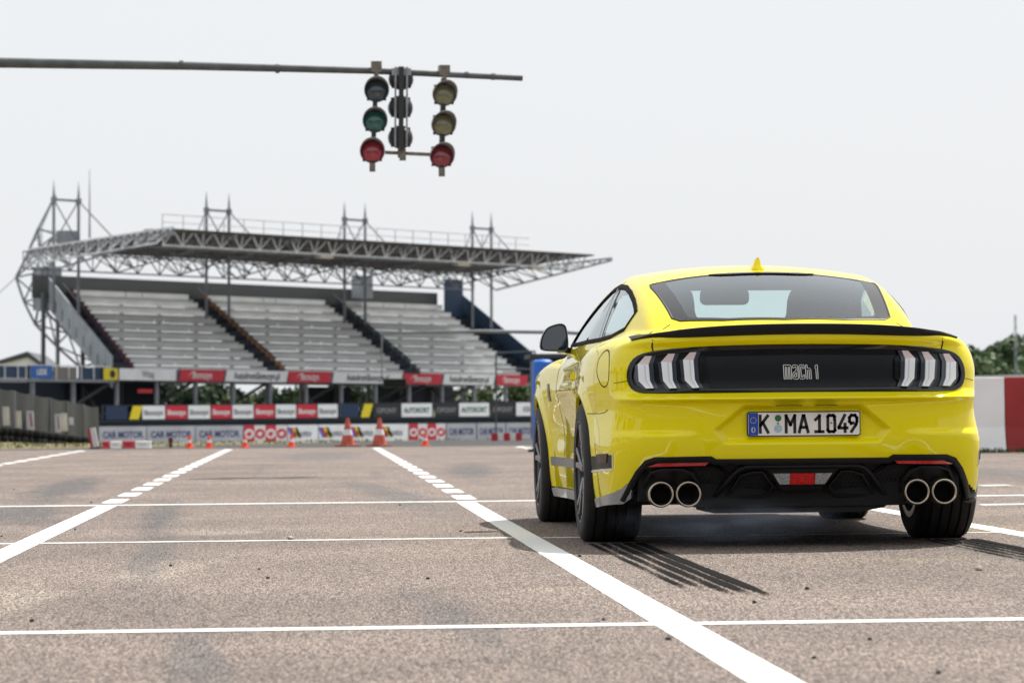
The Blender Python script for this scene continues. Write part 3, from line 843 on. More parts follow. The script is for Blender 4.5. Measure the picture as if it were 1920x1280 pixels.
def emblem(o, f, w, h):
    mb = MB().add([f(w * (.62 + .2 * math.cos(t)), h * (.5 + .36 * math.sin(t))) for t in np.linspace(0, 6.28, 14)[:-1]], [tuple(range(13))])
    mb.build('emblem', M_INK, o)
F_ = [(196, 223, M_BYEL, None, None, 'yellow banner with a dark emblem at the left end of the grandstand front', 0, emblem),
      (225, 331, M_BWHITE, 'Witaj', M_INKB, 'white banner with short grey lettering, next to the yellow one on the grandstand front', 0, None),
      (335, 418, M_BRED, 'Słomczyn', M_INKW, 'red banner on the grandstand front, leftmost of the red ones there', 1, swoosh(M_INKW)),
      (421, 536, M_BWHITE, 'AutodromSlomczyn.pl', M_INK, 'white web address banner on the grandstand front, leftmost of three', 1, None),
      (537, 617, M_BRED, 'Słomczyn', M_INKW, 'red banner on the grandstand front, second red from the left', 1, swoosh(M_INKW)),
      (621, 750, M_BWHITE, 'AutodromSlomczyn.pl', M_INK, 'white web address banner on the grandstand front, half behind the hanging black panel', 1, None),
      (752, 825, M_BRED, 'Słomczyn', M_INKW, 'red banner on the grandstand front, just right of the hanging black panel', 1, swoosh(M_INKW)),
      (828, 924, M_BWHITE, 'AutodromSlomczyn.pl', M_INK, 'white web address banner on the grandstand front, rightmost of three', 1, None),
      (926, 986, M_BRED, 'Słomczyn', M_INKW, 'red banner at the right end of the grandstand front', 1, swoosh(M_INKW))]
for a, b, m, tx, ink, lab, sl_, ex in F_:
    u0, u1 = ufront(a), ufront(b)
    banner('front_banner', SW(u0, -.06, 1.97), _U, _W, (u1 - u0 - .03) * S, .46 * S, m, lab, 'banner', 'banners along the grandstand front', slant=(.12 * S if sl_ else 0), text=tx, ink=ink, th=.62, xs=.72, extra=ex)
banner('blue_sign', SW(-3.6, -.06, 1.98), _U, _W, 1.05 * S, .50 * S, mat('blue_sign', (.02, .11, .36), rough=.5), 'blue sign with white letters on the walkway left of the grandstand', 'sign', text='LIDE', ink=M_INKW, th=.45)
# ---------------------------------------------------------------- trackside: walls, fences, cones
XA = Vector((1, 0, 0)); ZA = Vector((0, 0, 1))
# low advertising wall at WD, guard rail and fence banners behind it
WD = 128.0
kx = WD / FPX
def wall_x(px):
    return W(px, 800, WD).x
ztop = W(560, 797, WD).z; zbot = -1.0
awall = tag(empty('concrete_wall', (wall_x(560), WD + .15, zbot)), 'low concrete wall below the grandstand carrying advertising boards', 'wall')
MB().box((0, .05, (ztop - zbot) / 2), (wall_x(1120) - wall_x(150), .25, ztop - zbot)).build('wall_body', mat('grey_concrete', (.30, .30, .30), rough=.85, noise=(1.2, .25)), awall)
def circ(n, cols):
    def fn(o, f, w, h):
        for k in range(n):
            cx = w * (k + .5) / n; r = min(h * .46, w / n * .46)
            a, b = cols[k % 2]
            MB().add([f(w * k / n, 0), f(w * (k + 1) / n, 0), f(w * (k + 1) / n, h), f(w * k / n, h)], [(0, 1, 2, 3)]).build('logo_field', a, o)
            MB().add([f(cx + r * math.cos(t), h * .5 + r * math.sin(t), .012) for t in np.linspace(0, 6.28, 25)[:-1]], [tuple(range(24))]).build('logo_disc', b, o)
            MB().add([f(cx + r * .55 * math.cos(t), h * .5 + r * .55 * math.sin(t), .024) for t in (1.2, 2.9, 3.8, 5.0, .2)], [tuple(range(5))]).build('logo_mark', a, o)
    return fn
def stripes(o, f, w, h):
    for k, c in enumerate(((.02, .12, .5), (.55, .02, .05), (.75, .55, .03), (.02, .02, .03))):
        x = w * (.04 + .085 * k)
        MB().add([f(x + h * .12, h * .25), f(x + w * .085 + h * .12, h * .25), f(x + w * .085 - h * .12, h * .85), f(x - h * .12, h * .85)], [(0, 1, 2, 3)]).build('colour_stripe', mat('stripe_%d' % k, c, rough=.6), o)
RW, WR = (M_BRED, M_INKW), (M_INKW, M_BRED)
B_ = [(186, 275, M_BGREY, 'CAR MOTOR', M_INKN, 'grey board with navy lettering on the low wall, nearest the leaning red and white board', None),
      (276, 366, M_BGREY, 'CAR MOTOR', M_INKN, 'grey board with navy lettering on the low wall, second from the left', None),
      (367, 456, M_BGREY, 'CAR MOTOR', M_INKN, 'grey board with navy lettering on the low wall, just left of the red discs', None),
      (457, 539, M_INKW, None, None, 'board of four red and white disc logos on the low wall, left of the big cones', circ(4, (RW, WR))),
      (540, 597, M_BWHITE, 'moto', M_INKB, 'white board with colour stripes on the low wall, next to the left disc logos', stripes),
      (598, 656, M_BWHITE, 'moto', M_INKB, 'white board with colour stripes on the low wall, behind the left big cone', stripes),
      (657, 712, M_BWHITE, 'moto', M_INKB, 'white board with colour stripes on the low wall, between the two big cones', stripes),
      (713, 766, M_BWHITE, 'moto', M_INKB, 'white board with colour stripes on the low wall, right of the right big cone', stripes),
      (767, 836, M_INKW, None, None, 'board of four red and white disc logos on the low wall, behind the rightmost small cone', circ(4, (RW, WR))),
      (838, 893, M_BGREY, 'CAR MOTOR', M_INKN, 'grey board with navy lettering on the low wall, just right of the right disc logos', None),
      (895, 948, M_BGREY, 'CAR MOTOR', M_INKN, 'grey board with navy lettering on the low wall, second from the right', None),
      (950, 1004, M_BGREY, 'CAR MOTOR', M_INKN, 'grey board with navy lettering on the low wall, nearest the yellow car', None)]
for a, b, m, tx, ink, lab, ex in B_:
    banner('wall_board', (wall_x(a), WD - .02, ztop - .70), XA, ZA, wall_x(b) - wall_x(a) - .02, .72, m, lab, 'board', 'advertising boards on the low wall', text=tx, ink=ink, th=.38, xs=.85, extra=ex)
# steel guard rail
GRD = 134.0
gr = tag(empty('guard_rail', (W(600, 790, GRD).x, GRD, -1.0)), 'dark double guard rail running behind the low wall', 'barrier')
x0, x1 = W(180, 790, GRD).x - gr.location.x, W(1080, 790, GRD).x - gr.location.x
M_RAIL = mat('dark_guard_rail', (.035, .045, .055), rough=.5, metal=.3)
for zc in (786.5, 793.5):
    z = W(600, zc, GRD).z + 1.0
    prof = [(-.03, -.09), (.02, -.06), (-.03, -.02), (-.03, .02), (.02, .06), (-.03, .09)]
    vs = [(x, p, z + q) for x in (x0, x1) for p, q in prof]
    MB().add(vs, [(i, i + 1, 7 + i, 6 + i) for i in range(5)]).build('rail_beam', M_RAIL, gr)
for x in np.arange(x0, x1, 2.0):
    MB().box((x, .1, .55), (.12, .1, 1.1)).build('rail_post', M_RAIL, gr)
# banners on the mesh fence in front of the stand
FD = 140.0
def fx(px):
    return W(px, 770, FD).x
fz0, fz1 = W(560, 784.5, FD).z, W(560, 758, FD).z
fen = tag(empty('fence', (fx(590), FD + .1, -1.0)), 'dark post and rail fence carrying banners in front of the grandstand', 'fence')
for px in range(192, 1090, 41):
    MB().bar((fx(px) - fx(590), 0, 0), (fx(px) - fx(590), 0, fz1 + 1.0), .06).build('fence_post', M_RAIL, fen)
for z in (fz0 - .04, fz1 + .02, (fz0 + fz1) / 2):
    MB().bar((fx(190) - fx(590), 0, z + 1.0), (fx(1085) - fx(590), 0, z + 1.0), .05).build('fence_rail', M_RAIL, fen)
FB = [(198, 239, M_BNAVY, 'PIRELLI', M_INKN, 'navy fence banner left of the slanted yellow one, at the left end of the fence', 0)]
FB = [(198, 239, M_BNAVY, None, None, 'navy fence banner at the left end of the fence', 0), (242, 260, M_BYEL, None, None, 'slanted yellow fence banner at the left end, beside the navy one', .18)]
wr_px = [(267, 309), (311, 351), (353, 394), (396, 434), (436, 475), (477, 515), (517, 555), (557, 594), (596, 633)]
ordn = ['leftmost', 'second', 'third', 'fourth', 'fifth']
for k, (a, b) in enumerate(wr_px):
    c = 'white' if k % 2 == 0 else 'red'
    FB.append((a, b, M_BWHITE if c == 'white' else M_BRED, 'Słomczyn', M_INKB if c == 'white' else M_INKW, '%s banner on the fence, %s %s one from the left' % (c, ordn[k // 2].replace('leftmost', 'first'), c), 0))
FB += [(638, 673, M_BNAVY, None, None, 'navy fence banner in the middle, right of the alternating row', 0), (676, 692, M_BYEL, None, None, 'slanted yellow fence banner in the middle, above the right big cone', .18),
       (700, 750, M_BDARK, 'OPONY', M_INKB, 'black fence banner with faint grey print, left of the first green lettered one', 0), (753, 810, M_BWHITE, 'AUTOKORT', M_INKG, 'white fence banner with green lettering, left one of two', 0),
       (815, 859, M_BDARK, 'OPONY', M_INKB, 'black fence banner between the two green lettered ones', 0), (861, 917, M_BWHITE, 'AUTOKORT', M_INKG, 'white fence banner with green lettering, right one of two', 0),
       (920, 965, M_BDARK, 'OPONY', M_INKB, 'black fence banner right of the green lettered ones', 0), (968, 1006, M_BWHITE, 'KB', M_INKB, 'white fence banner nearest the yellow car', 0)]
for a, b, m, tx, ink, lab, sl_ in FB:
    banner('fence_banner', (fx(a), FD, fz0), XA, ZA, fx(b) - fx(a), fz1 - fz0, m, lab, 'banner', 'banners on the fence below the grandstand', slant=sl_, text=tx, ink=ink, th=.36, xs=.8)

# cones
M_ORANGE = mat('orange_plastic', (.95, .065, .012), rough=.5); M_CWHITE = mat('cone_white_band', (.75, .74, .76), rough=.5); M_ORW = mat('weathered_orange', (.50, .09, .05), rough=.6, noise=(9, .3)); M_CDARK = mat('dirty_base', (.40, .10, .06), rough=.7, noise=(9, .3))
def cone(px, D, h, label, grp, big=False, lean=0.0):
    p = W(px, 836, D)
    o = tag(empty('traffic_cone', (p.x, D, -.006)), label, 'cone', grp)
    o.rotation_euler = (0, lean, random.uniform(0, 1))
    R = h * .29
    MB().box((0, 0, h * .03), (R * 2.3, R * 2.3, h * .06)).build('base', M_CDARK if big else M_ORANGE, o, bevel=.008)
    f = lambda z: R * .92 * (1 - z) + h * .05 * z
    m0, m1 = (M_ORW, M_CWHITE) if big else (M_ORANGE, M_CWHITE)
    for z0, z1, m in ((.05, .40, m0), (.40, .60, m1), (.60, 1.0, m0)):
        pr = [(f(z0), z0 * h), (f(z1), z1 * h)] + ([(0, h)] if z1 == 1.0 else [])
        MB().lathe(pr, (0, 0, 0), 'Z', 20).build('cone_section', m, o, True, auto=True)
gsm, gbg = 'small cones at the end of the lanes', 'big cones at the end of the lanes'
for px, lab in ((355, 'small orange and white cone, leftmost of the small ones'), (392, 'small orange and white cone, second from the left'), (459, 'small orange and white cone at the end of the left lane line'), (546, 'small orange and white cone left of the two big cones'), (797, 'small orange and white cone on its own, right of the big cones')):
    cone(px, 56.8, .245, lab, gsm)
cone(652, 57.2, .53, 'big weathered orange cone, left one of the pair', gbg, True)
cone(711, 56.6, .53, 'big darker orange cone, right one of the pair, by the lane line', gbg, True, .03)
p = W(320, 835, 58)
ob = tag(empty('marker_post', (p.x, 58, -.02)), 'small dark red marker post left of the small cones', 'post')
MB().lathe([(.035, 0), (.03, .10), (.045, .105), (.045, .2), (0, .21)], (0, 0, 0), 'Z', 12).build('post', mat('dark_red_plastic', (.12, .015, .02), rough=.6), ob, True, auto=True)

# red and white plastic blocks, leaning board
labs = ['red plastic barrier block, nearest the leaning board', 'white plastic barrier block, second from the leaning board', 'red plastic barrier block between the two white ones', 'white plastic barrier block at the right end of the short row']
M_PRED, M_PWHITE = mat('red_plastic', (.45, .02, .04), rough=.5, noise=(3, .2)), mat('white_plastic', (.70, .68, .64), rough=.5, noise=(3, .12))
for k, (a, b) in enumerate(((192, 206), (207, 229), (230, 253), (254, 284))):
    D = 57.6
    pa, pb = W(a, 836, D), W(b, 836, D)
    o = tag(empty('barrier_block', ((pa.x + pb.x) / 2, D, -.02)), labs[k], 'barrier', 'short row of plastic barrier blocks')
    w = pb.x - pa.x - .01
    MB().prism([(-.16, 0), (.16, 0), (.13, .05), (.09, .15), (-.09, .15), (-.13, .05)], lambda a_, b_, d: (-w / 2 + d, a_, b_), w).build('block_body', M_PRED if k % 2 == 0 else M_PWHITE, o, bevel=.01)
    MB().box((0, -.115, .09), (w * .5, .02, .05)).build('grip', M_PRED if k % 2 == 0 else M_PWHITE, o)
a = W(178, 838, 57.2)
o = tag(empty('marker_board', (a.x, 57.2, -.01)), 'leaning red and white marker board at the left end of the tarmac', 'board')
o.rotation_euler = (0, -.17, -.2)
MB().box((-.05, 0, .2), (.05, .03, .40)).build('red_half', M_PRED, o)
MB().box((.025, .001, .2), (.10, .028, .40)).build('white_half', M_PWHITE, o)
MB().box((0, .03, .015), (.2, .25, .03)).build('foot', M_BDARK, o)

# left: dark mesh screen on posts, with pale tarpaulins and a row of tyres
pA, pB = W(-130, 800, 74), W(184, 800, 92)
pA.z = pB.z = 0
dirv = (pB - pA).normalized()
zA, zB = W(-130, 700, 74).z, W(184, 762, 92).z
scr = tag(empty('mesh_screen', pA), 'dark grey mesh screen fence on posts at the left edge', 'fence')
Ls = (pB - pA).length
M_MESH = mat('dark_mesh', (.020, .0215, .022), rough=.9, noise=(3, .25), bump=(30, .3))
nP = 9
for i in range(nP):
    f0, f1 = i / nP, (i + 1) / nP
    q0, q1 = dirv * Ls * f0, dirv * Ls * f1
    h0, h1 = zA + (zB - zA) * f0, zA + (zB - zA) * f1
    mb = MB(); k = 6
    for j in range(k + 1):
        g = j / k; q = q0.lerp(q1, g); hh = h0 + (h1 - h0) * g - .05 * math.sin(g * math.pi)
        off = Vector((.04, -.06, 0)) * math.sin(g * math.pi * 2 + i)
        mb.v += [tuple(q + off + Vector((0, 0, -.15))), tuple(q + off * .3 + Vector((0, 0, hh)))]
    mb.f = [(2 * j, 2 * j + 2, 2 * j + 3, 2 * j + 1) for j in range(k)]
    mb.build('mesh_panel', M_MESH, scr, True)
    MB().bar(q0 + Vector((0, .05, -.2)), q0 + Vector((0, .05, h0 - .03)), .05).build('screen_post', M_STEELG, scr)
tl = ['cream tarpaulin strip on the mesh screen, leftmost', 'cream tarpaulin strip on the mesh screen, second from the left', 'white and red tarpaulin strip on the mesh screen, wider one', 'white tarpaulin strip on the mesh screen, just right of the middle', 'cream tarpaulin strip on the mesh screen beside the white one', 'small pale notice on the mesh screen, rightmost']
for k, (a, b, t, bo, m) in enumerate(((6, 18, 762, 797, 0), (31, 40, 770, 803, 0), (51, 64, 770, 806, 1), (104, 114, 776, 810, 1), (115, 127, 774, 808, 0), (130, 138, 782, 796, 1))):
    D = 74 + 18 * ((a + 130) / 314) - 1.3
    c = W(a, bo, D); d = W(b, bo, D); e = W(a, t, D)
    o = empty('tarpaulin', c); tag(o, tl[k], 'tarpaulin', 'pale strips hung on the mesh screen')
    wv, hv = d - c, e - c
    MB().prism([(0, 0), (1, 0), (.85, 1), (-.15, 1)], lambda p, q, dd: tuple(wv * p + hv * q + Vector((0, dd, 0))), .03).build('cloth', mat('tarp_%d' % k, (.80, .76, .68) if m == 0 else (.80, .76, .82), rough=.8, noise=(3, .2)), o)
    if k in (2, 3):
        MB().prism([(.55, .2), (.8, .2), (.6, .9), (.4, .9)], lambda p, q, dd: tuple(wv * p + hv * q + Vector((0, -.02 + dd, 0))), .01).build('print', mat('tarp_print_%d' % k, (.35, .08, .16), rough=.8), o)
ty = MB().lathe([(.17, -.09), (.27, -.10), (.31, -.06), (.32, 0), (.31, .06), (.27, .10), (.17, .09), (.155, 0)], (0, 0, 0), 'Z', 20, closed=True).mesh('tyre')
ty.materials.append(mat('old_tyre_rubber', (.010, .010, .011), rough=.9, spec=.1)); ty.polygons.foreach_set('use_smooth', [True] * len(ty.polygons))
NTH = ['first', 'second', 'third', 'fourth', 'fifth', 'sixth', 'seventh', 'eighth', 'ninth', 'tenth', 'eleventh', 'twelfth', 'thirteenth', 'fourteenth', 'fifteenth', 'sixteenth', 'seventeenth', 'eighteenth']
for k in range(18):
    f = k / 17
    px = -60 + 218 * f
    D = 73 + 13 * f - 1.0
    p = W(px, 820, D)
    where = ['beyond the left edge of the mesh screen', 'left part of the row', 'middle of the row', 'right part of the row'][0 if px < 0 else 1 + min(2, int(px // 55))]
    o = tag(empty('tyre_stack', (p.x, D, float(terrain_z(np.float64(p.x), np.float64(D))) - .02)), 'black tyre stack below the mesh screen, %s from the leaning board' % NTH[17 - k], 'tyre stack', 'tyres along the mesh screen')
    for j in range(2):
        t = bpy.data.objects.new('tyre', ty); COL.objects.link(t); t.parent = o
        t.location = (random.uniform(-.03, .03), random.uniform(-.03, .03), .10 + .195 * j); t.scale = (.95, .95, 1.0)

# right: painted concrete wall
M_CW = mat('white_painted_concrete', (.86, .86, .87), rough=.8, noise=(1.5, .08), bump=(25, .15)); M_CR = mat('red_painted_concrete', (.32, .03, .03), rough=.8, noise=(1.5, .18), bump=(25, .15))
RD_ = 41.5
zt = W(1860, 707, RD_).z
xe = [W(q, 780, RD_).x for q in (1560, 1720, 1886, 2050, 2215, 2380)]
cl = ['white painted concrete wall section half hidden behind the car', 'white painted concrete wall section showing right of the car', 'red painted concrete wall section at the right edge', 'white painted concrete wall section past the right edge', 'red painted concrete wall section far past the right edge']
for k in range(5):
    red = k in (2, 4)
    if k == 0:
        continue
    o = tag(empty('concrete_barrier', ((xe[k] + xe[k + 1]) / 2, RD_ + .15, 0)), cl[k], 'wall', 'painted concrete wall sections on the right')
    w = xe[k + 1] - xe[k] - .008
    MB().prism([(-.22, -.02), (.22, -.02), (.17, .10), (.11, .35), (.10, zt), (-.10, zt), (-.11, .35), (-.17, .10)], lambda a_, b_, d: (-w / 2 + d, a_, b_), w).build('wall_block', M_CR if red else M_CW, o, bevel=.012)
vg = MB()
for _ in range(1500):
    x = random.uniform(xe[1], xe[5]); y = RD_ - .12 + random.uniform(-.35, .06); h = random.uniform(.02, .10); a = random.uniform(0, 3.1); w = .012
    vg.add([(x - math.cos(a) * w, y - math.sin(a) * w, 0), (x + math.cos(a) * w, y + math.sin(a) * w, 0), (x + random.uniform(-.04, .04), y, h)], [(0, 1, 2)])
tag(link('weeds', vg.mesh('weeds'), mat('weed_green', (.05, .075, .02), rough=.9)), 'thin weeds at the foot of the painted wall', kind='stuff')
MB().add([(xe[1], RD_ - .75, .004), (xe[5], RD_ - .6, .004), (xe[5], RD_ + 1, .004), (xe[1], RD_ + 1, .004)], [(0, 1, 2, 3)]).build('dirt_strip', mat('sandy_dirt', (.24, .20, .15), rough=.95, noise=(4, .3)), tarmac)
# dark shed roof and mast beyond the wall
sh = tag(empty('low_shed', (W(1900, 700, 62).x, 62, -.05)), 'long low dark shed roof beyond the painted wall', 'shed')
zz = W(1860, 697, 62).z
MB().add([(-1.25, 0, zz - .10), (6, 0, zz + .02), (6, 5, zz + .12), (-1.25, 5, zz + .0), (-1.25, 0, zz - .18), (6, 0, zz - .06), (6, 5, zz), (-1.25, 5, zz - .1)], [(0, 1, 2, 3), (7, 6, 5, 4), (0, 4, 5, 1), (1, 5, 6, 2), (2, 6, 7, 3), (3, 7, 4, 0)]).build('roof', mat('dark_bitumen', (.03, .03, .032), rough=.8), sh)
MB().box((2.4, 2.6, (zz - .2) / 2), (7.0, 4.6, zz - .2)).build('wall', M_DARKW, sh)
ms = tag(empty('lattice_mast', (W(1905, 700, 150).x, 150, -.9)), 'thin grey lattice mast in front of the trees at the right edge', 'mast')
zt2 = W(1905, 590, 150).z + .9
mb = MB()
for dx in (-.08, .08):
    mb.bar((dx, 0, 0), (dx * .5, 0, zt2), .035)
for k in range(14):
    z0, z1 = zt2 * k / 14, zt2 * (k + 1) / 14
    mb.bar((-.08 * (1 - k / 28), 0, z0), (.08 * (1 - k / 28), 0, z1), .02)
tag(mb.build('lattice', M_STEELG, ms), kind='stuff')
# blue padded post and dark kiosk behind the car mirror
bp = W(1019, 830, 47)
o = tag(empty('padded_post', (bp.x, 47, 0)), 'bright blue padded post standing behind the left front wheel of the car', 'post')
ht = W(1019, 673, 47).z
MB().lathe([(.17, 0), (.17, ht - .10), (.155, ht - .04), (.11, ht - .008), (0, ht)], (0, 0, 0), 'Z', 28).build('blue_sleeve', mat('blue_vinyl', (.015, .13, .55), rough=.45, noise=(3, .1)), o, True, auto=True)
MB().lathe([(.0, 0.002), (.24, 0.002), (.24, .04), (.18, .05)], (0, 0, 0), 'Z', 24).build('base', M_BDARK, o)
kd = 70
a, b = W(1003, 690, kd), W(1110, 690, kd)
o = tag(empty('kiosk', ((a.x + b.x) / 2, kd, -.05)), 'dark kiosk with flat roof behind the blue post, mostly hidden by the car', 'kiosk')
hk = W(1040, 668, kd).z
MB().box((0, .8, hk / 2), (b.x - a.x, 1.5, hk)).build('wall', M_BDARK, o)
MB().box((0, .75, hk + .06), (b.x - a.x + .25, 1.8, .10)).build('roof', mat('kiosk_roof', (.05, .055, .06), rough=.7), o)
# second, far arm with a hanging panel; pipe gate
D2 = 75
o = tag(empty('far_gantry', (W(1160, 830, D2).x, D2, -.1)), 'thin far gantry arm crossing in front of the grandstand behind the car mirror', 'gantry')
l_ = lambda q: Vector(q) - Vector(o.location)
MB().tube([l_(W(1160, 628, D2)), l_(W(1060, 623, D2)), l_(W(900, 621, D2)), l_(W(716, 624, D2))], [.055, .05, .045, .03], 10).build('arm', M_STEELG, o, True)
MB().tube([(0, 0, 0), l_(W(1160, 628, D2))], .08, 10).build('post', M_STEELG, o, True)
MB().tube([l_(W(716, 624, D2)), l_(W(716, 712, D2))], .018, 8).build('drop_rod', M_STEELG, o)
c = W(740, 718, D2)
o = tag(empty('hanging_panel', c), 'black box hanging on a rod in front of the grandstand banners', 'panel')
wv = 44 * D2 / FPX; hv = 17 * D2 / FPX
MB().box((0, 0, 0), (wv, .12, hv)).build('case', M_BDARK, o, bevel=.01)
MB().box((0, -.065, 0), (wv * .9, .01, hv * .75)).build('face', M_VOID, o)
D3 = 110
o = tag(empty('pipe_gate', (W(957, 780, D3).x, D3, -.85)), 'thin dark rectangular pipe frame at the right end of the grandstand', 'frame')
l_ = lambda q: Vector(q) - Vector(o.location)
for a, b in (((930, 662), (1003, 658)), ((930, 692), (1003, 692)), ((930, 662), (930, 820)), ((1003, 658), (1003, 820))):
    MB().tube([l_(W(a[0], a[1], D3)), l_(W(b[0], b[1], D3))], .03, 8).build('pipe', M_RAIL, o)
# gabled hall far left
HD = 260
a, b, c = W(-70, 716, HD), W(95, 716, HD), W(52, 669, HD)
hall = tag(empty('gabled_hall', ((a.x + b.x) / 2, HD, -1.0)), 'pale gabled hall with dark roof edge at the far left', 'building')
cx = c.x - hall.location.x; xl, xr = a.x - hall.location.x, b.x - hall.location.x
ez, rz = W(0, 700, HD).z + 1.0, c.z + 1.0
MB().prism([(xl, 0), (xr, 0), (xr, ez), (cx, rz), (xl, ez)], lambda p, q, d: (p, d, q), 18.0).build('wall', mat('pale_cladding', (.82, .83, .85), rough=.8, noise=(.4, .1)), hall)
for (p, q) in (((xl - .4, ez - .3), (cx, rz + .12)), ((cx, rz + .12), (xr + .4, ez - .35))):
    MB().prism([p, q, (q[0], q[1] + .35), (p[0], p[1] + .35)], lambda p_, q_, d: (p_, d - .4, q_), 18.8).build('roof', mat('slate_roof', (.06, .07, .08), rough=.7), hall)
MB().box((cx + .1, -.06, rz * .72), (.35, .1, rz * .35)).build('louvre', M_BDARK, hall)
MB().box((cx - 3.2, -.06, 1.5), (2.6, .1, 2.6)).build('door', mat('red_door', (.25, .03, .03), rough=.6), hall)

o = tag(empty('low_barrier', (W(950, 828, 64).x, 64, -.02)), 'low red and white barrier lying at the far end of the right lane', 'barrier')
for k in range(5):
    MB().box((-.26 + .13 * k, .02 * k, .10 + .006 * (k % 2)), (.125, .16, .16)).build('block', M_PRED if k % 2 == 0 else M_PWHITE, o)
# ---------------------------------------------------------------- trees
def leaf_mat(name, c, v=.45):
    m = mat(name, c, rough=.75, noise=(.55, v, 4))
    return m
M_LEAF = [leaf_mat('leaf_dark', (.070, .115, .055)), leaf_mat('leaf_mid', (.09, .14, .062)), leaf_mat('leaf_light', (.12, .175, .075))]
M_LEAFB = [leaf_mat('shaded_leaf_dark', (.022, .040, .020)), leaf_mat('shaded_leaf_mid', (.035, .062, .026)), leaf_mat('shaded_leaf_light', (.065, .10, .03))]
M_BARK = mat('bark', (.07, .055, .042), rough=.9, noise=(4, .3))
def tree(loc, h, r, n, m, label, grp, seed, low=.25, name='leafy_tree', leaf=.22):
    rn = np.random.RandomState(seed)
    o = tag(empty(name, loc), label, 'tree', grp)
    tr = MB()
    tr.tube([(0, 0, -.2), (rn.uniform(-.1, .1), 0, h * .3), (rn.uniform(-.2, .2), rn.uniform(-.2, .2), h * .62), (0, 0, h * .86)], [h * .028, h * .021, h * .013, .02], 8)
    cl = []
    for k in range(15):
        a = rn.uniform(0, 6.28); zz = h * rn.uniform(low + .08, .9); f = 1 - abs((zz / h - .55) / .62) ** 2
        q = (math.cos(a) * r * f * rn.uniform(.35, .85), math.sin(a) * r * f * rn.uniform(.35, .85), zz)
        cl.append((q, r * rn.uniform(.28, .5)))
        tr.tube([(0, 0, zz * .72), (q[0] * .5, q[1] * .5, zz * .88), q], [h * .011, h * .007, .012], 5)
    tr.build('trunk', M_BARK, o, True)
    C = np.array([c for c, s in cl]); Sg = np.array([s for c, s in cl])
    k = rn.randint(0, len(cl), n)
    d = rn.normal(size=(n, 3)); d /= np.linalg.norm(d, axis=1, keepdims=True)
    P = C[k] + d * (Sg[k] * rn.uniform(.45, 1.05, n) ** .7)[:, None] * np.array([1, 1, .75])
    P[:, 2] = np.maximum(P[:, 2], h * low * .8)
    A = rn.normal(size=(n, 3)); A /= np.linalg.norm(A, axis=1, keepdims=True)
    B = np.cross(A, rn.normal(size=(n, 3))); B /= np.linalg.norm(B, axis=1, keepdims=True)
    sz = (leaf * rn.uniform(.6, 1.4, n))[:, None]
    V = np.stack([P - A * sz, P + B * sz * .55, P + A * sz, P - B * sz * .55], 1).reshape(-1, 3)
    me = bpy.data.meshes.new('crown'); me.from_pydata(V.tolist(), [], np.arange(4 * n).reshape(-1, 4).tolist())
    link('crown', me, m, o)
    return o
k = 0
gR, gB, gL = 'trees beyond the wall on the right', 'trees behind the grandstand', 'trees out to the left'
for px, top, D, r, mi, lab in ((1828, 668, 150, 1.5, 2, 'small light green tree beside the right tail of the car'), (1845, 652, 165, 2.2, 0, 'rounded dark tree just right of the car'), (1872, 645, 158, 2.4, 1, 'mid green tree left of the lattice mast'),
                               (1900, 640, 168, 2.6, 0, 'dark tree behind the lattice mast'), (1935, 636, 160, 2.8, 1, 'broad tree at the right edge'), (1975, 640, 170, 2.6, 2, 'light green tree past the right edge'), (2040, 635, 165, 3.0, 0, 'dark broad tree well past the right edge')):
    k += 1
    p = W(px, top, D)
    tree((p.x, D, -.9), p.z + .9, r, 2600, M_LEAF[mi], lab, gR, 100 + k)
lab_b = ['leftmost', 'second', 'third', 'fourth', 'fifth', 'sixth', 'seventh', 'eighth', 'ninth', 'tenth', 'eleventh']
for i, (px, top, D, r, mi) in enumerate(((262, 724, 215, 1.6, 2), (300, 716, 235, 2.2, 0), (352, 728, 210, 1.7, 1), (400, 722, 225, 1.8, 1), (440, 730, 212, 1.8, 2), (520, 724, 225, 2.2, 1), (590, 726, 220, 2.4, 1), (650, 722, 228, 2.2, 0), (730, 730, 215, 2.0, 1), (870, 722, 222, 2.6, 2), (960, 722, 226, 2.6, 2))):
    k += 1
    p = W(px, top, D)
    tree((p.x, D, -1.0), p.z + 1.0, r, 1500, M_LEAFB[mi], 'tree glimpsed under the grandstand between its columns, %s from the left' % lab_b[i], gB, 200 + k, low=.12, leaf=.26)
for i, (x, y, h, r) in enumerate(((-38, 6, 9, 4), (-42, 16, 11, 5), (-40, 27, 8, 4), (-44, 38, 12, 5.5), (-41, 50, 9, 4.5), (-46, -6, 12, 5))):
    tree((x, y, -.03), h, r, 1500, M_LEAF[i % 3], 'broad tree standing left of the picture, %s one going away from the camera' % ['second', 'third', 'fourth', 'fifth', 'sixth', 'first'][i], gL, 300 + i, leaf=.4)
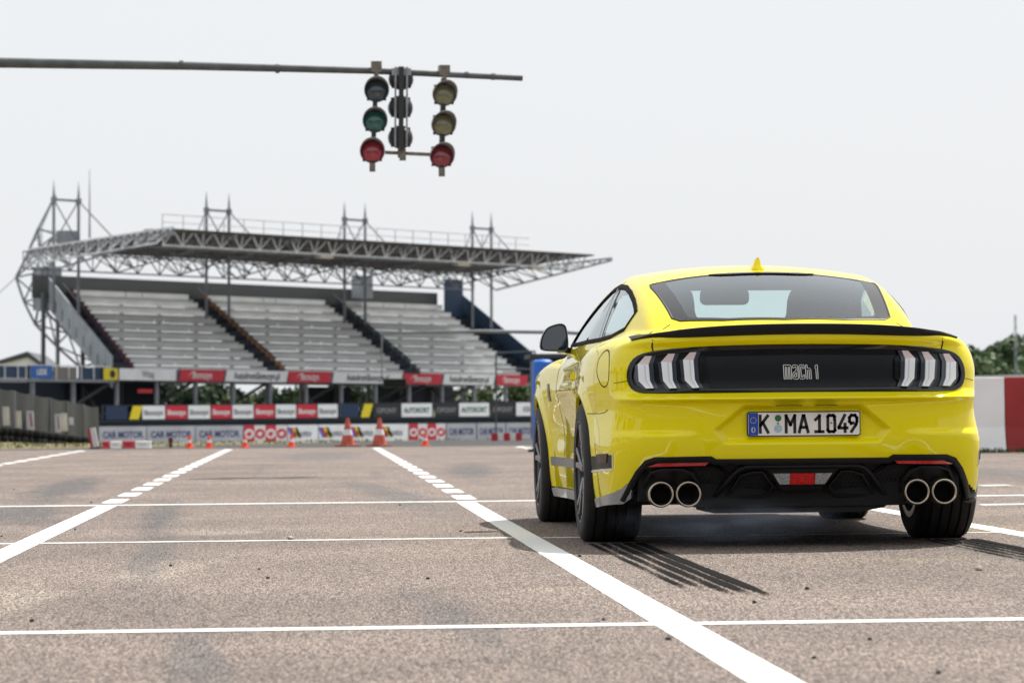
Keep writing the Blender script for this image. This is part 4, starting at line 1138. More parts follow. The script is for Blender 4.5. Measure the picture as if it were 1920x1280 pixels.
# ---------------------------------------------------------------- unseen building added behind the camera to darken reflections and block sky light
pb = tag(empty('reflection_building', (2, -26, 0)), 'long grey building added unseen behind the camera to darken reflections', 'building')
MB().box((0, -5, 5.2), (76, 10, 10.4)).build('wall', mat('reflection_wall', (.085, .088, .09), rough=.85, noise=(.4, .15)), pb)
MB().box((0, -5, 10.55), (77, 11.4, .3)).build('roof', mat('reflection_roof', (.06, .06, .06), rough=.8), pb)
gd = MB().box((0, 0, 0), (3.4, .12, 3.0)).mesh('garage_door'); gd.materials.append(mat('garage_door_grey', (.16, .165, .17), rough=.6))
wi = MB().box((0, 0, 0), (2.6, .1, 1.4)).mesh('window'); wi.materials.append(mat('window_dark', (.02, .025, .03), rough=.08))
for j in range(16):
    for me, z, nm in ((gd, 1.5, 'garage_door'), (wi, 5.2, 'window')):
        q = bpy.data.objects.new(nm, me); COL.objects.link(q); q.parent = pb; q.location = (-34.5 + 4.6 * j, .03, z)
# ---------------------------------------------------------------- thin tyre smoke drifting from under the tail
def smoke():
    bm = bmesh.new(); bmesh.ops.create_icosphere(bm, subdivisions=4, radius=1.0)
    me = bpy.data.meshes.new('tyre_smoke'); bm.to_mesh(me); bm.free()
    m = bpy.data.materials.new('thin_smoke'); m.use_nodes = True
    n, l = m.node_tree.nodes, m.node_tree.links; n.clear()
    out = n.new('ShaderNodeOutputMaterial'); v = n.new('ShaderNodeVolumePrincipled')
    v.inputs['Color'].default_value = (.72, .82, 1.0, 1)
    tc = n.new('ShaderNodeTexCoord')
    ln = n.new('ShaderNodeVectorMath'); ln.operation = 'LENGTH'; l.new(tc.outputs['Object'], ln.inputs[0])
    r = n.new('ShaderNodeMapRange'); r.interpolation_type = 'SMOOTHSTEP'; r.inputs['From Min'].default_value = .25; r.inputs['From Max'].default_value = 1.0; r.inputs['To Min'].default_value = 1; r.inputs['To Max'].default_value = 0
    l.new(ln.outputs['Value'], r.inputs['Value'])
    t = n.new('ShaderNodeTexNoise'); t.inputs['Scale'].default_value = 2.4; t.inputs['Detail'].default_value = 4; l.new(tc.outputs['Object'], t.inputs['Vector'])
    r2 = n.new('ShaderNodeMapRange'); r2.inputs['From Min'].default_value = .35; r2.inputs['From Max'].default_value = .7; l.new(t.outputs['Fac'], r2.inputs['Value'])
    k = n.new('ShaderNodeMath'); k.operation = 'MULTIPLY'; l.new(r.outputs['Result'], k.inputs[0]); l.new(r2.outputs['Result'], k.inputs[1])
    k2 = n.new('ShaderNodeMath'); k2.operation = 'MULTIPLY'; k2.inputs[1].default_value = .85; l.new(k.outputs[0], k2.inputs[0])
    l.new(k2.outputs[0], v.inputs['Density']); l.new(v.outputs[0], out.inputs['Volume'])
    o = link('tyre_smoke', me, m); o.location = (1.95, 14.1, .13); o.scale = (.62, .75, .125)
    tag(o, 'thin bluish tyre smoke hanging under the tail of the car', kind='stuff')
smoke()
# ---------------------------------------------------------------- the yellow car
CAR_LOC = (2.295, 14.0, 0.0)
car = tag(empty('sports_coupe', CAR_LOC), 'bright yellow two-door sports coupe with black rear panel, quad exhausts and black lip spoiler', 'car')

def paint_mat():
    m = mat('yellow_paint', (.89, .755, .0005), rough=.5, coat=1.0, spec=.0)
    b = m.node_tree.nodes['Principled BSDF']
    b.inputs['Coat Roughness'].default_value = .015
    b.inputs['Coat IOR'].default_value = 1.5
    return m
M_PAINT = paint_mat()
M_GLOSSBLACK = mat('gloss_black', (.006, .007, .008), rough=.12, spec=.5)
M_PANEL = mat('black_panel_satin', (.006, .008, .011), rough=.25, spec=.35)
M_BLACK = mat('black_plastic', (.009, .009, .010), rough=.42, spec=.28, noise=(40, .15))
M_TRIM = mat('matt_black_trim', (.008, .008, .009), rough=.7, spec=.08)
M_SEAM = mat('panel_gap', (.03, .026, .004), rough=.8)
M_RIM = mat('dark_grey_rim', (.17, .178, .195), rough=.3, metal=.75)
M_STEEL = mat('polished_steel', (.50, .44, .36), rough=.26, metal=1.0, noise=(14, .2))
M_SILVER = mat('grey_splitter_paint', (.33, .34, .35), rough=.4, coat=.3)
M_LENSWHITE = mat('frosted_lens', (.90, .94, 1.0), rough=.18, coat=.8)
M_LENSPINK = mat('pink_frosted_lens', (.72, .60, .60), rough=.15, coat=1.0)
M_CLEAR = mat('smoked_lens_edge', (.040, .052, .072), rough=.12, coat=.6)
M_RED = mat('red_reflector', (.62, .03, .035), rough=.2, coat=1.0, noise=(160, .25))
M_GROOVE = mat('lens_groove', (.66, .72, .82), rough=.15, coat=1.0)
M_CHROME2 = mat('bright_lens_foot', (.85, .88, .9), rough=.12, metal=.5)
M_LAMPCLEAR = mat('clear_lamp', (.36, .36, .37), rough=.15, coat=1.0, noise=(130, .45))
M_CABIN = mat('dark_cabin_trim', (.028, .029, .032), rough=.85)
M_SEAT = mat('charcoal_seat', (.035, .036, .04), rough=.8, noise=(20, .2))

def glass_mat(name, tint, gloss=1.0):
    """thin glass: tinted see-through plus a mirror reflection that grows towards grazing angles, the same from both sides"""
    m = bpy.data.materials.new(name); m.use_nodes = True
    n, l = m.node_tree.nodes, m.node_tree.links
    n.clear()
    out = n.new('ShaderNodeOutputMaterial'); mix = n.new('ShaderNodeMixShader')
    tr = n.new('ShaderNodeBsdfTransparent'); gl = n.new('ShaderNodeBsdfGlossy'); ge = n.new('ShaderNodeNewGeometry')
    tr.inputs['Color'].default_value = tuple(tint) + (1,)
    gl.inputs['Roughness'].default_value = .015
    gl.inputs['Color'].default_value = (gloss * .93, gloss * .98, gloss, 1)
    dt = n.new('ShaderNodeVectorMath'); dt.operation = 'DOT_PRODUCT'
    l.new(ge.outputs['Normal'], dt.inputs[0]); l.new(ge.outputs['Incoming'], dt.inputs[1])
    ab = n.new('ShaderNodeMath'); ab.operation = 'ABSOLUTE'; l.new(dt.outputs['Value'], ab.inputs[0])
    om = n.new('ShaderNodeMath'); om.operation = 'SUBTRACT'; om.inputs[0].default_value = 1; l.new(ab.outputs[0], om.inputs[1])
    pw = n.new('ShaderNodeMath'); pw.operation = 'POWER'; pw.inputs[1].default_value = 4; l.new(om.outputs[0], pw.inputs[0])
    ml = n.new('ShaderNodeMath'); ml.operation = 'MULTIPLY_ADD'; ml.inputs[1].default_value = .95; ml.inputs[2].default_value = .085; l.new(pw.outputs[0], ml.inputs[0])
    l.new(ml.outputs[0], mix.inputs[0]); l.new(tr.outputs[0], mix.inputs[1]); l.new(gl.outputs[0], mix.inputs[2]); l.new(mix.outputs[0], out.inputs[0])
    return m
M_GLASS = glass_mat('tinted_glass', (.80, .93, .92))
M_FRIT = mat('black_glass_border', (.02, .02, .023), rough=.2, spec=.35)

def grid_mesh(P, keep):
    """quad mesh from a vertex grid, keeping faces where keep[i,j]"""
    nu, nv = P.shape[:2]
    idx = np.arange(nu * nv).reshape(nu, nv)
    q = np.stack([idx[:-1, :-1], idx[1:, :-1], idx[1:, 1:], idx[:-1, 1:]], -1)[keep]
    return P.reshape(-1, 3), q.reshape(-1, 4)

def in_poly(poly, a, b):
    poly = np.asarray(poly, float); ins = np.zeros(np.shape(a), bool)
    j = len(poly) - 1
    for i in range(len(poly)):
        (xi, yi), (xj, yj) = poly[i], poly[j]
        c = ((yi > b) != (yj > b))
        with np.errstate(divide='ignore', invalid='ignore'):
            ins ^= c & (a < (xj - xi) * (b - yi) / (yj - yi + 1e-12) + xi)
        j = i
    return ins

def mirror(h):
    """half outline (x >= 0 side, listed from x=0 top to x=0 bottom) -> full closed outline"""
    return list(h) + [(-a, b) for a, b in reversed(h) if abs(a) > 1e-6]

def inset(poly, d):
    p = np.asarray(poly, float); n = len(p)
    area = .5 * np.sum(p[:, 0] * np.roll(p[:, 1], -1) - np.roll(p[:, 0], -1) * p[:, 1])
    s = 1 if area > 0 else -1
    out = []
    for i in range(n):
        a, b, c = p[i - 1], p[i], p[(i + 1) % n]
        e1 = (b - a) / np.hypot(*(b - a)); e2 = (c - b) / np.hypot(*(c - b))
        n1 = np.array([-e1[1], e1[0]]) * s; n2 = np.array([-e2[1], e2[0]]) * s
        k = n1 + n2; k = k / max(np.dot(k, n1), .35)
        out.append(tuple(b + k * d))
    return out

def smooth_poly(poly, it=2):
    p = [np.array(q, float) for q in poly]
    for _ in range(it):
        r = []
        for i in range(len(p)):
            a, b = p[i], p[(i + 1) % len(p)]
            r += [a * .75 + b * .25, a * .25 + b * .75]
        p = r
    return [tuple(q) for q in p]

def dens(poly, step, closed=True):
    out = []
    n = len(poly)
    for i in range(n if closed else n - 1):
        a, b = np.array(poly[i], float), np.array(poly[(i + 1) % n], float)
        k = max(1, int(np.ceil(np.hypot(*(b - a)) / step)))
        out += [tuple(a + (b - a) * t / k) for t in range(k)]
    if not closed:
        out.append(tuple(poly[-1]))
    return out

LAMP = mirror([(0, .946), (.25, .944), (.47, .939), (.62, .928), (.72, .913), (.765, .893), (.79, .86), (.80, .825), (.80, .79), (.788, .756), (.762, .735), (.722, .727), (.466, .7265), (0, .729)])
LOWH = [(0, .4165), (.405, .4165), (.428, .430), (.69, .4275), (.735, .412), (.775, .362), (.805, .30), (.855, .262), (.90, .235)]
DIFF = mirror(LOWH + [(.93, .12), (0, .12)])
BACKLIGHT = mirror([(0, 1.30), (.25, 1.295), (.45, 1.285), (.573, 1.262), (.576, 1.2), (.535, .66), (.50, .615), (.3, .56), (0, .535)])
WSCREEN = mirror([(0, 2.56), (.3, 2.56), (.52, 2.60), (.60, 2.68), (.66, 3.0), (.69, 3.28), (.60, 3.33), (.3, 3.38), (0, 3.40)])
SIDEWIN = [(1.025, 1.136), (1.10, 1.166), (1.22, 1.203), (1.42, 1.250), (1.65, 1.286), (1.9, 1.302), (2.15, 1.290), (2.4, 1.245), (2.62, 1.175), (2.82, 1.09), (2.98, 1.008), (2.55, 1.0), (2.0, .998), (1.5, 1.002), (1.27, 1.012), (1.065, 1.045)]

def build_shell():
    psi = np.concatenate([np.linspace(-40, -5, 60)[:-1], np.linspace(-5, 40, 150)[:-1], np.linspace(40, 90, 70)]) * math.pi / 180
    phi = np.linspace(-90, 90, 381) * math.pi / 180
    PH, PS = np.meshgrid(phi, psi, indexing='ij')
    D = np.stack([np.sin(PH) * np.cos(PS), -np.cos(PH) * np.cos(PS), np.sin(PS)], -1)
    T = solve(np.array([0, .62, .62]), D)
    st = [.62]
    while st[-1] < 4.77:
        y = st[-1]
        near = min(abs(y - REAR_AXLE), abs(y - FRONT_AXLE))
        st.append(y + (.011 if near < .42 else .03))
    st = np.array(st)
    ang = np.concatenate([psi, (math.pi - psi[::-1])[1:]])
    Y, A = np.meshgrid(st, ang, indexing='ij')
    D = np.stack([np.cos(A), np.zeros_like(A), np.sin(A)], -1)
    O = np.stack([np.zeros_like(Y), Y, np.full_like(Y, .62)], -1)
    B = solve(O, D)
    zc = .215
    def clamp_low(G, n):           # cut every column cleanly at the sill height
        z = G[..., 2]
        for j in range(n - 2, -1, -1):
            low = G[:, j, 2] < zc
            up = G[:, j + 1]
            t = np.where(low, (up[:, 2] - zc) / np.maximum(up[:, 2] - G[:, j, 2], 1e-6), 0)[:, None]
            G[:, j] = np.where(low[:, None], up + (G[:, j] - up) * np.clip(t, 0, 1), G[:, j])
        return G
    T = clamp_low(T, 120)
    B = clamp_low(B, 120); B = clamp_low(B[:, ::-1].copy(), 120)[:, ::-1].copy()
    for ya in (REAR_AXLE, FRONT_AXLE):         # snap vertices onto the wheel arch circle
        rr = np.hypot(B[..., 1] - ya, B[..., 2] - AXLE_Z)
        s = (np.abs(rr - ARCH_R) < .0065) & (np.abs(B[..., 0]) > .6) & (B[..., 2] > zc + .001)
        k = (ARCH_R / np.maximum(rr, 1e-6))
        ny = ya + (B[..., 1] - ya) * k; nz = AXLE_Z + (B[..., 2] - AXLE_Z) * k
        for side, sg in (('left', -1), ('right', 1)):
            q = s & (np.sign(B[..., 0]) == sg)
            B[q] = project(side, ny[q], nz[q])
    def cen(G):
        return (G[:-1, :-1] + G[1:, :-1] + G[1:, 1:] + G[:-1, 1:]) / 4
    def area_ok(G):
        c = np.cross(G[1:, 1:] - G[:-1, :-1], G[:-1, 1:] - G[1:, :-1])
        return np.linalg.norm(c, axis=-1) > 1e-7
    cT, cB = cen(T), cen(B)
    kT = area_ok(T)
    rear = (cT[..., 1] < .40)
    kT &= ~(rear & in_poly(inset(LAMP, .006), cT[..., 0], cT[..., 2]))
    kT &= ~(rear & in_poly(inset(DIFF, .005), cT[..., 0], cT[..., 2]))
    kT &= ~((cT[..., 2] > 1.0) & in_poly(inset(BACKLIGHT, .012), cT[..., 0], cT[..., 1]))
    kB = area_ok(B)
    up = cB[..., 2] > .95
    kB &= ~(up & in_poly(inset(BACKLIGHT, .012), cB[..., 0], cB[..., 1]))
    kB &= ~(up & in_poly(inset(WSCREEN, .012), cB[..., 0], cB[..., 1]))
    kB &= ~((np.abs(cB[..., 0]) > .55) & in_poly(inset(SIDEWIN, .010), cB[..., 1], cB[..., 2]))
    for ya in (REAR_AXLE, FRONT_AXLE):
        kB &= ~((np.hypot(cB[..., 1] - ya, cB[..., 2] - AXLE_Z) < ARCH_R - .001) & (np.abs(cB[..., 0]) > .5))
    v1, f1 = grid_mesh(T, kT); v2, f2 = grid_mesh(B, kB)
    V = np.concatenate([v1, v2]); Fc = np.concatenate([f1, f2 + len(v1)])
    me = bpy.data.meshes.new('body')
    me.from_pydata(V.tolist(), [], Fc.tolist())
    nose = B[-1]
    bm = bmesh.new(); bm.from_mesh(me)
    bmesh.ops.remove_doubles(bm, verts=bm.verts, dist=2e-4)
    bmesh.ops.delete(bm, geom=[v for v in bm.verts if not v.link_faces], context='VERTS')
    bm.verts.ensure_lookup_table()
    bmesh.ops.recalc_face_normals(bm, faces=bm.faces)
    bm.to_mesh(me); bm.free()
    o = link('body', me, M_PAINT, car, smooth=True)
    # cabin lining: the greenhouse again, 25 mm further in
    up2 = (cB[..., 2] > .93) & kB & (cB[..., 1] > .66) & (cB[..., 1] < 3.4)
    L = B - grad(B) * .025
    v3, f3 = grid_mesh(L, up2)
    me2 = bpy.data.meshes.new('headliner'); me2.from_pydata(v3.tolist(), [], f3.tolist())
    bm = bmesh.new(); bm.from_mesh(me2)
    bmesh.ops.delete(bm, geom=[v for v in bm.verts if not v.link_faces], context='VERTS')
    bm.to_mesh(me2); bm.free()
    link('headliner', me2, M_CABIN, car, smooth=True)
    capb = MB(); capb.add(list(nose) , [tuple(range(len(nose)))])
    capb.build('nose_panel', M_BLACK, car)
    return o
body = build_shell()

def on_surface(axis, pts, off):
    p = np.asarray(pts, float)
    s = project(axis, p[:, 0], p[:, 1])
    return s + grad(s) * off

def patch(name, poly, axis, off, thick, m, parent, step=.02, smooth=True, sheet=False):
    """solid plate following the car's skin over a 2-D outline"""
    b = dens(poly, step)
    nb = len(b)
    bp = np.array(b)
    lo, hi = bp.min(0), bp.max(0)
    gx, gy = np.meshgrid(np.arange(lo[0] + step / 2, hi[0], step), np.arange(lo[1] + step / 2, hi[1], step))
    ins = in_poly(inset(b, step * .45), gx, gy)
    pts = b + list(zip(gx[ins], gy[ins]))
    r = delaunay_2d_cdt([Vector(q) for q in pts], [], [list(range(nb))], 1, 1e-6)
    vs2 = [(v.x, v.y) for v in r[0]]
    tri = [tuple(f) for f in r[2]]
    P = on_surface(axis, vs2, off)
    G = grad(project(axis, np.array(vs2)[:, 0], np.array(vs2)[:, 1]))
    Q = P - G * thick
    n = len(vs2)
    if sheet:
        return MB().add(P.tolist(), tri).build(name, m, parent, smooth=True)
    fs = tri + [tuple(n + i for i in reversed(f)) for f in tri]
    from collections import Counter
    ec = Counter()
    for f in tri:
        for i in range(3):
            ec[(f[i], f[(i + 1) % 3])] += 1
    for (a, c) in list(ec):
        if (c, a) not in ec:
            fs.append((c, a, n + a, n + c))
    me = bpy.data.meshes.new(name)
    me.from_pydata(P.tolist() + Q.tolist(), [], fs)
    bm = bmesh.new(); bm.from_mesh(me)
    bmesh.ops.recalc_face_normals(bm, faces=bm.faces)
    bm.to_mesh(me); bm.free()
    o = link(name, me, m, parent, smooth=smooth)
    sharp(me, 40)
    return o

def ring(name, outer, width, axis, off, thick, m, parent, step=.02, closed=True, inner=None):
    """raised band: between an outline and its inset"""
    o2 = dens(outer, step, closed)
    i2 = inset(o2, width) if inner is None else inner
    n = len(o2)
    mid = [((a[0] + b[0]) / 2, (a[1] + b[1]) / 2) for a, b in zip(o2, i2)]
    rows = [on_surface(axis, o2, off - thick), on_surface(axis, o2, off), on_surface(axis, mid, off + min(.002, thick * .3)), on_surface(axis, i2, off), on_surface(axis, i2, off - thick)]
    vs = [tuple(q) for r in rows for q in r]
    fs = [(r * n + k, r * n + (k + 1) % n, (r + 1) * n + (k + 1) % n, (r + 1) * n + k) for r in range(4) for k in range(n if closed else n - 1)]
    o = MB().add(vs, fs).build(name, m, parent, smooth=True, auto=True)
    return o

def ribbon(name, line, axis, width, off, m, parent, step=.02, closed=False):
    """thin flat line on the skin (shut lines, pin stripes)"""
    p = np.array(dens(line, step, closed))
    t = np.gradient(p, axis=0); t /= np.linalg.norm(t, axis=1, keepdims=True) + 1e-9
    nrm = np.stack([-t[:, 1], t[:, 0]], -1)
    A = on_surface(axis, p + nrm * width / 2, off); B = on_surface(axis, p - nrm * width / 2, off)
    n = len(p)
    fs = [(k, (k + 1) % n, n + (k + 1) % n, n + k) for k in range(n if closed else n - 1)]
    return MB().add(list(map(tuple, A)) + list(map(tuple, B)), fs).build(name, m, parent, smooth=True)

# ---- rear lamp panel
LAMPS = smooth_poly(LAMP, 1)
rear_panel = patch('rear_panel', inset(LAMPS, -.001), 'rear', -.020, .01, M_PANEL, car, .03)
ring('panel_bezel', inset(LAMPS, -.004), .022, 'rear', .004, .04, M_GLOSSBLACK, rear_panel, .012)
CENTRE = mirror([(0, .900), (.442, .893), (.437, .84), (.425, .748), (0, .749)])
patch('centre_trim', CENTRE, 'rear', .000, .02, M_PANEL, rear_panel, .03)
UPSTRIP = mirror([(0, .936), (.43, .929), (.447, .903), (0, .910)])
patch('camera_strip', UPSTRIP, 'rear', -.012, .01, M_GLOSSBLACK, rear_panel, .03)
_c = project('rear', np.array([0.]), np.array([.925]))[0]
MB().lathe([(.0, -.004), (.009, -.004), (.010, 0), (.012, .0), (.012, .012)], (0, _c[1] + .004, .925), 'Y', 20).build('reversing_camera', M_BLACK, rear_panel, True)
for sg in (-1, 1):
    lamp = patch('tail_lamp', [(sg * a, b) for a, b in smooth_poly([(.455, .925), (.62, .917), (.72, .902), (.765, .87), (.783, .82), (.778, .765), (.75, .742), (.45, .741)], 1)],
                 'rear', -.008, .012, M_GLOSSBLACK, rear_panel, .02)
    cell = patch('lamp_cell', [(sg * a, b) for a, b in [(.742, .872), (.768, .85), (.774, .80), (.760, .765), (.728, .748), (.70, .748), (.715, .80), (.722, .85)]], 'rear', -.004, .004, M_CLEAR, lamp, .02)
    bars = [([.690, .720, .753, .750, .718, .683, .700, .705], [.900, .900, .862, .783, .746, .748, .785, .860]),
            ([.584, .615, .648, .640, .612, .579, .596, .600], [.910, .909, .872, .783, .745, .747, .785, .868]),
            ([.485, .515, .548, .541, .506, .476, .495, .500], [.916, .915, .880, .784, .746, .748, .786, .878])]
    for bx, bz in bars:
        pl = list(zip(bx, bz))
        lo = pl[2:7] + [pl[7]]
        patch('light_bar', [(sg * a, b) for a, b in lo], 'rear', .010, .018, M_LENSWHITE, lamp, .015)
        patch('light_bar', [(sg * a, b) for a, b in (pl[7], pl[0], pl[1], pl[2])], 'rear', .007, .018, M_LENSPINK, lamp, .015)
        lerp2 = lambda p, q, t: (p[0] + (q[0] - p[0]) * t, p[1] + (q[1] - p[1]) * t)
        gl_ = [lerp2(pl[7], pl[2], .30), lerp2(pl[6], pl[3], .30), lerp2(pl[5], pl[4], .30), lerp2(pl[5], pl[4], .42), lerp2(pl[6], pl[3], .42), lerp2(pl[7], pl[2], .42)]
        patch('bar_groove', [(sg * a, b) for a, b in gl_], 'rear', .0115, .004, M_GROOVE, lamp, .015)
        ft_ = [lerp2(pl[5], pl[6], .08), lerp2(pl[4], pl[3], .08), pl[4], pl[5]]
        patch('bar_foot', [(sg * a, b) for a, b in ft_], 'rear', .013, .006, M_CHROME2, lamp, .015)
        d = .019                                  # smoked inner edge of each bar
        eg = [pl[0], pl[7], pl[6], pl[5], (pl[5][0] - d, pl[5][1] - .001), (pl[6][0] - d, pl[6][1]), (pl[7][0] - d, pl[7][1] + .003), (pl[0][0] - d, pl[0][1] + .001)]
        patch('bar_edge', [(sg * a, b) for a, b in eg], 'rear', .002, .010, M_CLEAR, lamp, .012)
        d2 = .016
        eg = [pl[2], pl[3], pl[4], (pl[4][0] + d2, pl[4][1]), (pl[3][0] + d2, pl[3][1]), (pl[2][0] + d2, pl[2][1])]
        patch('bar_edge', [(sg * a, b) for a, b in eg], 'rear', .0, .008, M_CLEAR, lamp, .012)

# ---- badge: outlined lower-case letters made of strokes
def stroke_outline(paths, w):
    """each path: closed list of points (outline); a thin band along it"""
    mb = MB()
    return mb
def letters(defs, place, w, name, m, parent, depth=.002):
    mb = MB()
    for line, closed in defs:
        n = len(line)
        for i in range(n if closed else n - 1):
            a, b = np.array(line[i], float), np.array(line[(i + 1) % n], float)
            L = np.hypot(*(b - a))
            if L < 1e-6:
                continue
            t = (b - a) / L; nn = np.array([-t[1], t[0]]) * w / 2
            a2, b2 = a - t * w / 2, b + t * w / 2
            mb.prism([tuple(a2 - nn), tuple(b2 - nn), tuple(b2 + nn), tuple(a2 + nn)], place, depth)
    return mb.build(name, m, parent)
M_CHROME = mat('badge_silver', (.88, .90, .92), rough=.35, metal=.1)
def leg(x0, x1, z0, z1):
    return [(x0, z0), (x1, z0), (x1, z1), (x0, z1)]
bz0, bz1, sl = 0.0, 1.0, -.12          # letter box; slanted backwards
_let = []
def addp(p, x):
    _let.append(([(x + a + sl * b * .5, b) for a, b in p], True))
# m a c h 1 as outlines (unit height)
addp([(0, .0), (.14, .0), (.14, .86), (.24, .86), (.24, 0), (.38, 0), (.38, .86), (.48, .86), (.48, 0), (.62, 0), (.62, .92), (.54, 1), (0, 1)], 0)
addp([(0, .08), (.08, 0), (.42, 0), (.42, .92), (.34, 1), (.06, 1), (0, .9), (0, .78), (.13, .78), (.13, .86), (.28, .86), (.28, .62), (0, .42)], .72)
addp([(.13, .14), (.28, .14), (.28, .46), (.13, .34)], .72)
addp([(.14, .13), (.28, .13), (.28, .3), (.42, .3), (.42, .08), (.34, 0), (.08, 0), (0, .08), (0, .92), (.08, 1), (.34, 1), (.42, .92), (.42, .74), (.28, .74), (.28, .87), (.14, .87)], 1.24)
addp([(0, 0), (.14, 0), (.14, .62), (.28, .62), (.28, 0), (.42, 0), (.42, .66), (.34, .76), (.14, .76), (.14, 1), (0, 1)], 1.76)
addp([(.06, 0), (.20, 0), (.20, 1), (.10, 1), (0, .88), (0, .74), (.06, .74)], 2.52)
bw, bh = .164, .066
sx = bw / 2.78
_let = [([((a - 1.36) * sx, .786 + b * bh) for a, b in p], c) for p, c in _let]
_by = float(project('rear', np.array([0.]), np.array([.82]))[0][1]) - .0005
letters(_let, lambda a, b, d: (a, _by - .004 + d, b), .0026, 'badge', M_CHROME, car, .004)

# ---- number plate
PC, PW, PH_, PZ = .007, .528, .110, .577
_py = float(project('rear', np.array([0.]), np.array([.577]))[0][1]) - .012
M_PLATE = mat('plate_white', (.88, .85, .83), rough=.35)
M_PBLACK = mat('plate_print_black', (.012, .014, .016), rough=.4)
M_EU = mat('plate_blue', (.01, .07, .42), rough=.35)
M_EUY = mat('plate_star_yellow', (.75, .6, .05), rough=.4)
plate = MB()
def rrect(w, h, r, cx=0, cz=0, n=5):
    out = []
    for k, (sx_, sz_) in enumerate(((1, 1), (-1, 1), (-1, -1), (1, -1))):
        for i in range(n):
            a = (k + i / (n - 1)) * math.pi / 2
            out.append((cx + sx_ * (w / 2 - r) + r * math.cos(a), cz + sz_ * (h / 2 - r) + r * math.sin(a)))
    return out
def flat(a, b, d):
    return (a, _py + d, b)
plate = MB().prism(rrect(PW + .006, PH_ + .006, .012, PC, PZ), lambda a, b, d: (a, _py + .004 + d, b), .012).build('number_plate', M_PBLACK, car)
MB().prism(rrect(PW - .004, PH_ - .004, .009, PC, PZ), flat, .005).build('plate_face', M_PLATE, plate)
MB().prism(rrect(.045, PH_ - .006, .004, PC - PW / 2 + .026, PZ), lambda a, b, d: (a, _py - .0008 + d, b), .002).build('country_band', M_EU, plate)
stars = MB()
for k in range(12):
    a = k * math.pi / 6
    cx, cz = PC - PW / 2 + .026 + .0135 * math.cos(a), PZ + .018 + .0135 * math.sin(a)
    stars.prism([(cx + .0022 * math.cos(t * math.pi / 2), cz + .0022 * math.sin(t * math.pi / 2)) for t in range(4)], lambda a, b, d: (a, _py - .0016 + d, b), .001)
stars.build('star_ring', M_EUY, plate)
S_ = .075
def pstrokes(glyph, x, zc=.0):
    return [([(x + a * S_, PZ - S_ / 2 + b * S_ + zc) for a, b in p], c) for p, c in glyph]
GL = {
 'K': [([(.0, 0), (.0, 1)], False), ([(.46, 1), (.02, .42)], False), ([(.17, .58), (.48, 0)], False)],
 'M': [([(0, 0), (0, 1), (.27, .45), (.54, 1), (.54, 0)], False)],
 'A': [([(0, 0), (.24, 1), (.30, 1), (.54, 0)], False), ([(.10, .28), (.44, .28)], False)],
 '1': [([(0, .75), (.24, .98), (.24, 0)], False), ([(0, 0), (.46, 0)], False)],
 '0': [([(.44, .78), (.44, .92), (.36, 1), (.10, 1), (.02, .92), (.02, .08), (.10, 0), (.38, 0), (.46, .08), (.46, .68)], False)],
 '4': [([(.36, 1), (0, .28), (.0, .22), (.50, .22)], False), ([(.38, .45), (.38, 0)], False)],
 '9': [([(.12, 0), (.40, .42), (.46, .62), (.46, .84), (.34, 1), (.12, 1), (.0, .86), (.0, .62), (.10, .50), (.22, .52)], False)],
 'D': [([(0, 0), (0, 1), (.3, 1), (.5, .8), (.5, .2), (.3, 0)], True)]}
pdefs = []
x0 = PC - PW / 2
for ch, u in (('K', .066), ('M', .188), ('A', .250), ('1', .327), ('0', .383), ('4', .437), ('9', .487)):
    letters(pstrokes(GL[ch], x0 + u - .008), lambda a, b, d: (a, _py - .0010 + d, b), .0140, 'plate_character', M_PBLACK, plate, .002)
letters([([(x0 + .019 + a * .028, PZ - .038 + b * .022) for a, b in p], c) for p, c in GL['D']], lambda a, b, d: (a, _py - .0016 + d, b), .0035, 'country_letter', M_PLATE, plate, .001)
M_SEALG = mat('seal_green', (.012, .17, .05), rough=.4); M_SEALB = mat('seal_pale_blue', (.42, .56, .66), rough=.3, noise=(300, .4))
for cz, r, mm in ((PZ + .027, .0155, M_SEALG), (PZ - .022, .019, M_SEALB)):
    MB().prism([(x0 + .142 + r * math.cos(t * math.pi / 12), cz + r * math.sin(t * math.pi / 12)) for t in range(24)], lambda a, b, d: (a, _py - .0013 + d, b), .002).build('plate_seal', mm, plate)
for px_ in (.142, .393):
    MB().prism([(x0 + px_ + .005 * math.cos(t * math.pi / 6), PZ + .003 + .005 * math.sin(t * math.pi / 6)) for t in range(12)], lambda a, b, d: (a, _py - .0024 + d, b), .002).build('plate_screw', M_STEEL, plate)
for a0, a1 in ((-.13, -.01), (.055, .155)):
    MB().box(((a0 + a1) / 2, .012, .662), (a1 - a0, .03, .0035)).build('plate_light_slot', M_VOID, body)

